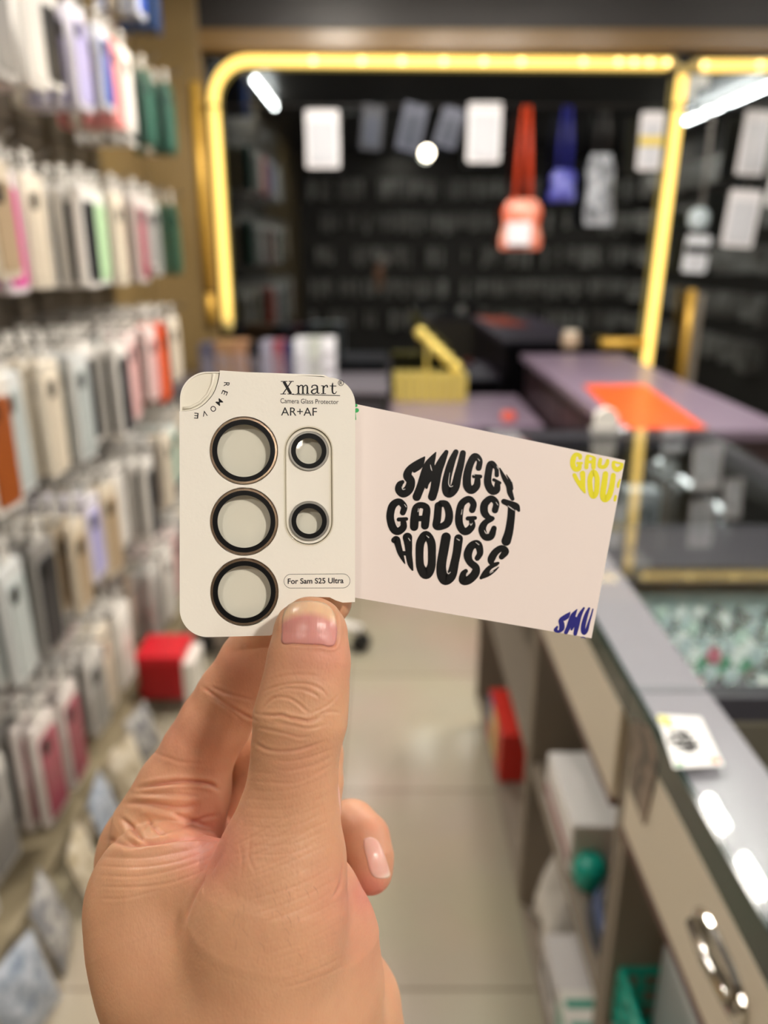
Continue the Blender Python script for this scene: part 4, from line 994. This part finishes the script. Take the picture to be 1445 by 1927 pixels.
def surface_nets(xs, ys, zs):
    n = np.array([len(xs), len(ys), len(zs)])
    V = np.full(n, 1.0, np.float32); B = 16
    for i in range(0, n[0], B):         # a coarse pass finds which blocks hold the surface
        for j in range(0, n[1], B):
            for k in range(0, n[2], B):
                sl_ = (slice(i, min(i + B + 1, n[0])), slice(j, min(j + B + 1, n[1])), slice(k, min(k + B + 1, n[2])))
                X, Y, Z = xs[sl_[0]], ys[sl_[1]], zs[sl_[2]]
                cen = np.array([[(X[0] + X[-1]) / 2, (Y[0] + Y[-1]) / 2, (Z[0] + Z[-1]) / 2]])
                rad = .5 * math.sqrt((X[-1] - X[0]) ** 2 + (Y[-1] - Y[0]) ** 2 + (Z[-1] - Z[0]) ** 2)
                d = sdf(cen)[0]
                if abs(d) < rad * 1.5:
                    g = np.stack(np.meshgrid(X, Y, Z, indexing='ij'), -1)
                    V[sl_] = sdf(g.reshape(-1, 3)).reshape(g.shape[:3])
                elif d < 0: V[sl_] = np.where(V[sl_] == 1.0, -1.0, V[sl_])
    S = V < 0
    c = [S[a:n[0] - 1 + a, b_:n[1] - 1 + b_, e:n[2] - 1 + e] for a in (0, 1) for b_ in (0, 1) for e in (0, 1)]
    tot = sum(x.astype(np.int8) for x in c); act = (tot > 0) & (tot < 8)
    idx = -np.ones(act.shape, np.int64); ii = np.argwhere(act); idx[act] = np.arange(len(ii))
    acc = np.zeros((len(ii), 3)); cn = np.zeros(len(ii))
    for ax in range(3):
        o1, o2 = [k for k in range(3) if k != ax]
        for a in (0, 1):
            for b_ in (0, 1):
                q0 = ii.copy(); q0[:, o1] += a; q0[:, o2] += b_; q1 = q0.copy(); q1[:, ax] += 1
                v0 = V[tuple(q0.T)].astype(float); v1 = V[tuple(q1.T)].astype(float); m = (v0 < 0) != (v1 < 0)
                t = np.where(m, v0 / np.where(m, v0 - v1, 1), 0); e = q0.astype(float); e[:, ax] += t
                acc[m] += e[m]; cn[m] += 1
    acc /= np.maximum(cn, 1)[:, None]
    vert = np.stack([np.interp(acc[:, k], np.arange(n[k]), (xs, ys, zs)[k]) for k in range(3)], 1)
    faces = []
    for ax in range(3):
        o1, o2 = (ax + 1) % 3, (ax + 2) % 3
        s0 = [slice(1, n[k] - 1) for k in range(3)]; s1 = list(s0)
        s0[ax] = slice(0, n[ax] - 1); s1[ax] = slice(1, n[ax])
        A_, B_ = S[tuple(s0)], S[tuple(s1)]
        for m, flip in ((A_ & ~B_, False), (~A_ & B_, True)):
            q = np.argwhere(m); q[:, o1] += 1; q[:, o2] += 1
            qa = []
            for a, b_ in ((1, 1), (0, 1), (0, 0), (1, 0)):
                w = q.copy(); w[:, o1] -= a; w[:, o2] -= b_; qa.append(idx[tuple(w.T)])
            f = np.stack(qa, 1); faces.append(f[:, ::-1] if flip else f)
    f = np.concatenate(faces); f = f[(f >= 0).all(1)]
    return vert, f
def grad(p, e=.0003, fn=None):
    fn = fn or sdf
    d0 = fn(p); g = np.stack([fn(p + np.eye(3)[k] * e) - d0 for k in range(3)], 1)
    return g / np.maximum(np.linalg.norm(g, axis=1), 1e-9)[:, None]
import time as _t; _t0 = _t.time()
hv, hf = surface_nets(np.arange(-.112, .030, VOX), -axis(.018, .142, .30, VOX, .0026)[::-1], -axis(.165, .245, .335, VOX, .0016)[::-1])
for _ in range(1):
    hv -= grad(hv) * np.clip(sdf(hv), -VOX, VOX)[:, None] * .8
def np_mesh(name, v, f):
    me = bpy.data.meshes.new(name); me.vertices.add(len(v)); me.vertices.foreach_set('co', v.astype(np.float32).ravel())
    k = f.shape[1]; me.loops.add(len(f) * k); me.loops.foreach_set('vertex_index', f.astype(np.int32).ravel())
    me.polygons.add(len(f)); me.polygons.foreach_set('loop_start', np.arange(0, len(f) * k, k, dtype=np.int32))
    me.polygons.foreach_set('use_smooth', np.ones(len(f), bool)); me.update(calc_edges=True); return me
CAMM = Matrix(((RGT.x, UPV.x, -FWD.x, CAM.x), (RGT.y, UPV.y, -FWD.y, CAM.y), (RGT.z, UPV.z, -FWD.z, CAM.z), (0, 0, 0, 1)))
CM = np.array(CAMM)
def to_world(v): return v @ CM[:3, :3].T + CM[:3, 3]
# one subdivision for fine creases
def subdivide(v, f):
    e = np.concatenate([f[:, [0, 1]], f[:, [1, 2]], f[:, [2, 3]], f[:, [3, 0]]]); es = np.sort(e, 1)
    key, inv = np.unique(es[:, 0].astype(np.int64) * len(v) + es[:, 1], return_inverse=True)
    a, b_ = key // len(v), key % len(v); m = (v[a] + v[b_]) / 2; c = v[f].mean(1)
    nf, o1, o2 = len(f), len(v), len(v) + len(m); E = inv.reshape(4, nf) + o1; ci = np.arange(nf) + o2
    q = [np.stack([f[:, k], E[k], ci, E[k - 1]], 1) for k in range(4)]
    return np.concatenate([v, m, c]), np.concatenate(q)
co, hf = subdivide(hv, hf); nv = len(co)
N = grad(co); co -= N * np.clip(sdf(co), -VOX, VOX)[:, None]
A_, th_, me_, B_ = sdf_groups(co)
fr = (N * co).sum(1) < 0.02            # the side of the skin towards the photographer's eye
scr = np.stack([722.5 - co[:, 0] / co[:, 2] * FPX, 963.5 + co[:, 1] / co[:, 2] * FPX], 1)
rth = np.minimum(np.abs(th_), np.abs(me_)) < .0016; rix = np.abs(B_) < .0016
vis = fr & (co[:, 2] > -.262)
disp = np.zeros(nv)
def T3(l): return [(440 + x * .2215, 1100 + y * .2215) for x, y in l]
def T4(l): return [(150 + x * .436, 1150 + y * .436) for x, y in l]
def crease(pts, depth, w, mask, lip=.35, n=5):
    pl_ = np.array(catmull(pts, n)); lo_, hi_ = pl_.min(0) - 6 * w, pl_.max(0) + 6 * w
    s = np.where(mask & (scr > lo_).all(1) & (scr < hi_).all(1))[0]
    if not len(s): return
    q = scr[s]; best = np.full(len(s), 1e9); par = np.zeros(len(s)); M_ = len(pl_) - 1
    for i in range(M_):
        a, b_ = pl_[i], pl_[i + 1]; ab = b_ - a; h = np.clip(((q - a) @ ab) / (ab @ ab + 1e-9), 0, 1)
        d = np.linalg.norm(q - a - h[:, None] * ab, axis=1); m = d < best; best[m] = d[m]; par[m] = (i + h[m]) / M_
    fade = np.clip(np.sin(PI * np.clip(par, 0.03, .97)) * 1.6, 0, 1)
    disp[s] += depth * fade * (-np.exp(-(best / w) ** 2) + lip * np.exp(-((best - 2.4 * w) / (1.3 * w)) ** 2))
MMM = .001
for l, d, w in [([(185, 1100), (330, 1115), (400, 1110), (470, 1135), (540, 1145), (640, 1160), (760, 1120)], .55, 2.6), ([(230, 1080), (330, 970), (440, 960), (530, 1000), (600, 1060), (650, 1095)], .22, 2.2),
        ([(240, 910), (340, 875), (450, 850), (560, 840), (650, 850), (740, 890), (800, 960)], .2, 2.2), ([(340, 900), (470, 880), (600, 895), (690, 935), (720, 960)], .2, 2.2), ([(170, 1340), (270, 1400), (390, 1418), (520, 1412), (640, 1380), (790, 1325)], .32, 2.6),
        ([(200, 1215), (320, 1240), (450, 1270), (560, 1300), (660, 1285)], .2, 2.4), ([(350, 1495), (500, 1500), (700, 1450), (850, 1390)], .14, 2.4), ([(330, 1180), (470, 1195), (640, 1225), (800, 1180)], .15, 2.2),
        ([(660, 1095), (740, 1060), (830, 1000), (890, 930)], .15, 2.2), ([(650, 1150), (780, 1085), (920, 1090)], .14, 2.2), ([(330, 1570), (480, 1580), (700, 1530), (860, 1450)], .12, 2.4), ([(300, 1680), (500, 1690), (700, 1610), (860, 1510)], .12, 2.4),
        ([(330, 800), (470, 770), (620, 765), (720, 780)], .08, 2.4), ([(250, 1130), (400, 1165), (560, 1190)], .12, 2.2)]:
    crease(T3(l), d * MMM, w, vis & rth)
for l, d, w in [([(250, 765), (350, 745), (450, 737), (550, 745), (600, 770)], .9, 3.6), ([(530, 325), (600, 380), (680, 432), (760, 475)], .45, 3.0), ([(560, 325), (650, 360), (750, 385)], .25, 2.6), ([(545, 360), (640, 425), (700, 470)], .2, 2.6),
        ([(190, 830), (300, 832), (420, 850), (510, 838)], .45, 4), ([(175, 890), (230, 940), (275, 990), (320, 990)], .7, 4), ([(290, 895), (330, 945), (370, 975)], .5, 3.5), ([(390, 868), (470, 900), (560, 935)], .4, 4), ([(230, 790), (380, 790), (520, 800)], .3, 3.5), ([(430, 940), (520, 900), (600, 880)], .3, 3.5), ([(300, 600), (430, 650), (560, 660)], .1, 3), ([(120, 985), (220, 1012), (330, 1000), (450, 975)], .5, 4)]:
    crease(T4(l), d * MMM, w, vis & (rix | rth))
for l, d, w in [([(85, 1060), (250, 1065), (400, 1045), (560, 1010)], .14, 2.6), ([(80, 1100), (250, 1105), (420, 1080), (590, 1020)], .14, 2.6), ([(75, 1140), (250, 1145), (430, 1110), (590, 1050)], .12, 2.6), ([(80, 1190), (250, 1190), (400, 1170), (560, 1110)], .12, 2.6), ([(80, 1240), (200, 1240), (350, 1200)], .08, 2.6),
        ([(620, 1040), (560, 1130), (510, 1200), (470, 1290), (455, 1350)], .4, 3.4), ([(1135, 1080), (1125, 1180), (1090, 1240)], .3, 3), ([(740, 960), (730, 1060), (760, 1130)], .12, 2.6), ([(690, 990), (700, 1080), (690, 1150)], .1, 2.6)]:
    crease(T4(l), d * MMM, w, vis & rth)
for l, d, w in [([(215, 800), (330, 808), (450, 812), (540, 805)], .35, 6), ([(250, 865), (350, 880), (430, 895)], .45, 7), ([(330, 985), (420, 960), (520, 955), (590, 970)], .5, 7), ([(180, 935), (215, 975), (260, 1000)], .3, 6), ([(110, 1030), (250, 1040), (400, 1015), (560, 990)], .55, 8)]:
    crease(T4(l), -d * MMM, w, vis & (rix | rth), lip=.3)
crease(T4([(195, 985), (250, 1008), (330, 1002), (430, 985), (540, 978), (610, 985)]), .75 * MMM, 3.4, vis & (rix | rth))
rr = random.Random(2)
for i in range(16):
    x0, y0 = 640 + 14 * i + rr.uniform(-12, 12), 1010 + 42 * i + rr.uniform(-14, 14)
    x1, y1 = 1080 + 7 * i, 800 + 48 * i + rr.uniform(-16, 16)
    crease(T4([(x0, y0), ((x0 + x1) / 2 + rr.uniform(-20, 20), (y0 + y1) / 2 + 14), (x1, y1)]), rr.uniform(.03, .08) * MMM, 2.4, vis & rth)
for i in range(10):
    y0 = 1440 + i * 17
    crease([(468 - i * 3, y0 + 12), (540, y0 + 14), (628, y0 - 18)], .05 * MMM, 2.2, vis & rth)
# nail bed of the thumb is sunk a little so that the skin folds stand round the plate
def in_poly(q, poly):
    poly = np.array(poly); r = np.zeros(len(q), bool); j = len(poly) - 1
    for i in range(len(poly)):
        a, b_ = poly[i], poly[j]; c = ((a[1] > q[:, 1]) != (b_[1] > q[:, 1])) & (q[:, 0] < (b_[0] - a[0]) * (q[:, 1] - a[1]) / (b_[1] - a[1] + 1e-12) + a[0]); r ^= c; j = i
    return r
NAIL_T = catmull([np.array(q) for q in [(531, 1210), (530.5, 1188), (532, 1162), (539, 1143), (552, 1134.5), (582, 1130.5), (607, 1134), (622, 1144), (631, 1162), (634, 1188), (630, 1212), (618, 1216), (606, 1213), (580, 1212), (552, 1211)]], 5, True)
NAIL_L = catmull([np.array(q) for q in [(684, 1584), (690, 1577), (699, 1576), (711, 1583), (722, 1606), (731, 1634), (733.5, 1648), (724, 1653), (706, 1651), (697, 1640), (689, 1612)]], 5, True)
NAIL_M = catmull([np.array(q) for q in [(618, 1474), (628, 1468), (635, 1474), (639, 1496), (640.5, 1520), (640, 1538), (632, 1545), (620, 1543), (616, 1510)]], 5, True)
nm = vis & in_poly(scr, NAIL_T)
disp[nm] -= .00018
crease([tuple(q) for q in NAIL_T[:-1]], .25 * MMM, 2.6, vis & rth, lip=.9, n=1)
co2 = co + N * disp[:, None]
# warm and pink areas of the skin
def blob(cx, cy, r): return np.exp(-(((scr[:, 0] - cx) ** 2 + (scr[:, 1] - cy) ** 2) / r ** 2))
pink = .55 * blob(630, 1230, 50) * rth + .35 * blob(560, 1235, 45) + .6 * blob(400, 1560, 75) + .7 * blob(390, 1620, 55) + .45 * blob(330, 1380, 90) + .5 * blob(440, 1250, 60) + .9 * blob(700, 1675, 40) + .4 * blob(700, 1560, 60) + .35 * blob(690, 1760, 80) + .35 * blob(640, 1680, 60) + .2 * blob(560, 1440, 60)
pink = np.clip(pink + disp * -600 * (disp < 0), 0, 1)
me2 = np_mesh('hand', co2, hf)
at = me2.attributes.new('pink', 'FLOAT', 'POINT'); at.data.foreach_set('value', pink.astype(np.float32))
ORG = to_world(np.array([C3(450, 1700, .215)]))[0]
me2.vertices.foreach_set('co', (to_world(co2) - ORG).astype(np.float32).ravel()); me2.update()
M_skin = bpy.data.materials.new('skin'); M_skin.use_nodes = True
nt = M_skin.node_tree; b = nt.nodes['Principled BSDF']
tc = nt.nodes.new('ShaderNodeTexCoord'); aN = nt.nodes.new('ShaderNodeAttribute'); aN.attribute_name = 'pink'
mxa = nt.nodes.new('ShaderNodeMix'); mxa.data_type = 'RGBA'; mxa.inputs[6].default_value = lin('#cc9a78'); mxa.inputs[7].default_value = lin('#cb8370')
n1 = nt.nodes.new('ShaderNodeTexNoise'); n1.inputs['Scale'].default_value = 90; n1.inputs['Detail'].default_value = 6
mxb = nt.nodes.new('ShaderNodeMix'); mxb.data_type = 'RGBA'; mxb.blend_type = 'OVERLAY'; mxb.inputs[0].default_value = .16
nt.links.new(aN.outputs['Fac'], mxa.inputs[0]); nt.links.new(mxa.outputs[2], mxb.inputs[6]); nt.links.new(n1.outputs['Fac'], mxb.inputs[7])
nt.links.new(tc.outputs['Object'], n1.inputs['Vector']); nt.links.new(mxb.outputs[2], b.inputs['Base Color'])
v1 = nt.nodes.new('ShaderNodeTexVoronoi'); v1.inputs['Scale'].default_value = 1100; v1.feature = 'DISTANCE_TO_EDGE'
mpn = nt.nodes.new('ShaderNodeMapping'); mpn.inputs['Scale'].default_value = (1, .45, .6); mpn.inputs['Rotation'].default_value = (.3, .5, .4)
n2 = nt.nodes.new('ShaderNodeTexNoise'); n2.inputs['Scale'].default_value = 420; n2.inputs['Detail'].default_value = 5
bp = nt.nodes.new('ShaderNodeBump'); bp.inputs['Strength'].default_value = .22; bp.inputs['Distance'].default_value = .0003
bp2 = nt.nodes.new('ShaderNodeBump'); bp2.inputs['Strength'].default_value = .3; bp2.inputs['Distance'].default_value = .0005
nt.links.new(tc.outputs['Object'], mpn.inputs['Vector']); nt.links.new(mpn.outputs[0], v1.inputs['Vector']); nt.links.new(mpn.outputs[0], n2.inputs['Vector'])
nt.links.new(v1.outputs['Distance'], bp.inputs['Height']); nt.links.new(n2.outputs['Fac'], bp2.inputs['Height']); nt.links.new(bp.outputs[0], bp2.inputs['Normal']); nt.links.new(bp2.outputs[0], b.inputs['Normal'])
b.inputs['Roughness'].default_value = .48; b.inputs['Subsurface Weight'].default_value = .3
b.inputs['Subsurface Radius'].default_value = (1.0, .35, .2); b.inputs['Subsurface Scale'].default_value = .0025
b.inputs['Specular IOR Level'].default_value = .4
me2.name = 'hand'; me2.materials.clear(); me2.materials.append(M_skin)
hand = bpy.data.objects.new('hand', me2); COL.objects.link(hand); hand.location = ORG
tag(hand, 'bare left hand pinching the white pack and card between thumb and fingers', 'hand')
# nails: thin curved plates lying on the skin
def march(px, py, fn=None):
    fn = fn or sdf
    d = np.stack([(px - 722.5) / FPX, (963.5 - py) / FPX, -np.ones(len(px))], 1); t = np.full(len(px), .16)
    for _ in range(90): t += np.clip(fn(d * t[:, None]), -.002, .01) * .8
    p = d * np.minimum(t, .27)[:, None]
    for _ in range(8): p = p - grad(p, fn=fn) * fn(p)[:, None]      # rays that graze past fall back on to the skin
    return p
def nail(name, poly, rise, m, label, fn=None):
    poly = np.array(poly[:-1]); c = poly.mean(0); R_ = 14; n = len(poly); pts = []; rad = []
    for j in range(R_ + 1):
        f = j / R_; q = c + (poly - c) * max(f, 1e-3); pts.append(q); rad += [f] * n
    pts = np.concatenate(pts); rad = np.array(rad)
    p3 = march(pts[:, 0], pts[:, 1], fn); g = grad(p3, fn=fn)
    top = p3 + g * (rise * (1 - .75 * rad ** 4))[:, None]; bot = p3 - g * .0005
    v = np.concatenate([top, bot]); f = []; O = len(top)
    for j in range(R_):
        for i in range(n):
            k = (i + 1) % n; f.append((j * n + i, j * n + k, (j + 1) * n + k, (j + 1) * n + i)); f.append(tuple(O + z_ for z_ in (j * n + i, (j + 1) * n + i, (j + 1) * n + k, j * n + k)))
    for i in range(n):
        k = (i + 1) % n; f.append((R_ * n + i, R_ * n + k, O + R_ * n + k, O + R_ * n + i))
    mb = MB(); mb.v = [tuple(x) for x in to_world(v) - ORG]; mb.f = f
    o = mb.build(name, m, smooth=True); o.parent = hand
    o['label'] = label
    return o, pts
def nail_mat(name, bed, tip, axis_len):
    m = bpy.data.materials.new(name); m.use_nodes = True; nt = m.node_tree; b = nt.nodes['Principled BSDF']
    at_ = nt.nodes.new('ShaderNodeAttribute'); at_.attribute_name = 'along'; r = nt.nodes.new('ShaderNodeValToRGB')
    r.color_ramp.elements[0].position = .0; r.color_ramp.elements[0].color = lin(bed)
    r.color_ramp.elements[1].position = 1.0; r.color_ramp.elements[1].color = lin(tip)
    e = r.color_ramp.elements.new(axis_len); e.color = lin(bed)
    e = r.color_ramp.elements.new(axis_len + .17); e.color = lin(tip)
    nt.links.new(at_.outputs['Fac'], r.inputs[0]); nt.links.new(r.outputs[0], b.inputs['Base Color'])
    b.inputs['Roughness'].default_value = .28; b.inputs['Subsurface Weight'].default_value = .25; b.inputs['Subsurface Scale'].default_value = .0015
    w = nt.nodes.new('ShaderNodeAttribute'); w.attribute_name = 'across'; mt = nt.nodes.new('ShaderNodeMath'); mt.operation = 'MULTIPLY'; mt.inputs[1].default_value = 1.0
    nz = nt.nodes.new('ShaderNodeTexNoise'); nz.noise_dimensions = '1D'; nz.inputs['Scale'].default_value = 26
    bp = nt.nodes.new('ShaderNodeBump'); bp.inputs['Strength'].default_value = .25; bp.inputs['Distance'].default_value = .0002
    nt.links.new(w.outputs['Fac'], mt.inputs[0]); nt.links.new(mt.outputs[0], nz.inputs['W']); nt.links.new(nz.outputs['Fac'], bp.inputs['Height']); nt.links.new(bp.outputs[0], b.inputs['Normal'])
    return m
def along(o, pts, p0, p1):
    p0, p1 = np.array(p0), np.array(p1); ax = p1 - p0; L = ax @ ax; f = ((pts - p0) @ ax) / L
    # curved free edge: middle reaches farther
    pr = np.array([-ax[1], ax[0]]) / np.sqrt(L); s = (pts - p0) @ pr / np.sqrt(L)
    f = f + .55 * s * s - .0
    for nm_, v in (('along', f), ('across', s)):
        at_ = o.data.attributes.new(nm_, 'FLOAT', 'POINT'); at_.data.foreach_set('value', np.concatenate([v, v]).astype(np.float32))
o, q = nail('thumbnail', NAIL_T, .00045, nail_mat('thumbnail_plate', '#cf8f88', '#dfb896', .60), 'short pink thumbnail with a pale free edge'); along(o, q, (580, 1213), (583, 1130))
o, q = nail('fingernail', NAIL_L, .0004, nail_mat('fingernail_plate', '#e3b3a6', '#f3d8cc', .86), 'pale pink fingernail of the fingertip beside the thumb'); along(o, q, (690, 1577), (724, 1653))
o, q = nail('fingernail', NAIL_M, .0004, bpy.data.materials['fingernail_plate'], 'thin sliver of a pale nail beside the thumb', middle); along(o, q, (634, 1468), (638, 1546))
# a few fine hairs on the thumb base
hr = random.Random(9); mb = MB()
for i in range(26):
    x0, y0 = hr.uniform(440, 610), hr.uniform(1660, 1800); a = hr.uniform(.3, 1.3); L_ = hr.uniform(10, 22)
    q = np.array([(x0 + L_ * t_ * math.cos(a + .5 * t_), y0 + L_ * t_ * math.sin(a + .5 * t_)) for t_ in (0, .35, .7, 1)])
    p3 = march(q[:, 0], q[:, 1]); p3 = p3 + grad(p3) * np.array([0, .0003, .0005, .0006])[:, None]
    mb.tube([tuple(v_) for v_ in to_world(p3) - ORG], [.000022, .000022, .000018, .000008], 5)
o = mb.build('hair', mat('dark_brown_hair', '#3a281e', rough=.5), smooth=True); o.parent = hand; o['kind'] = 'stuff'; o['label'] = 'fine short dark hairs'
print([round(v, 3) for o_ in hand.children for v in o_.dimensions])
print('hand', nv, len(hv), round(_t.time() - _t0, 1), 's')
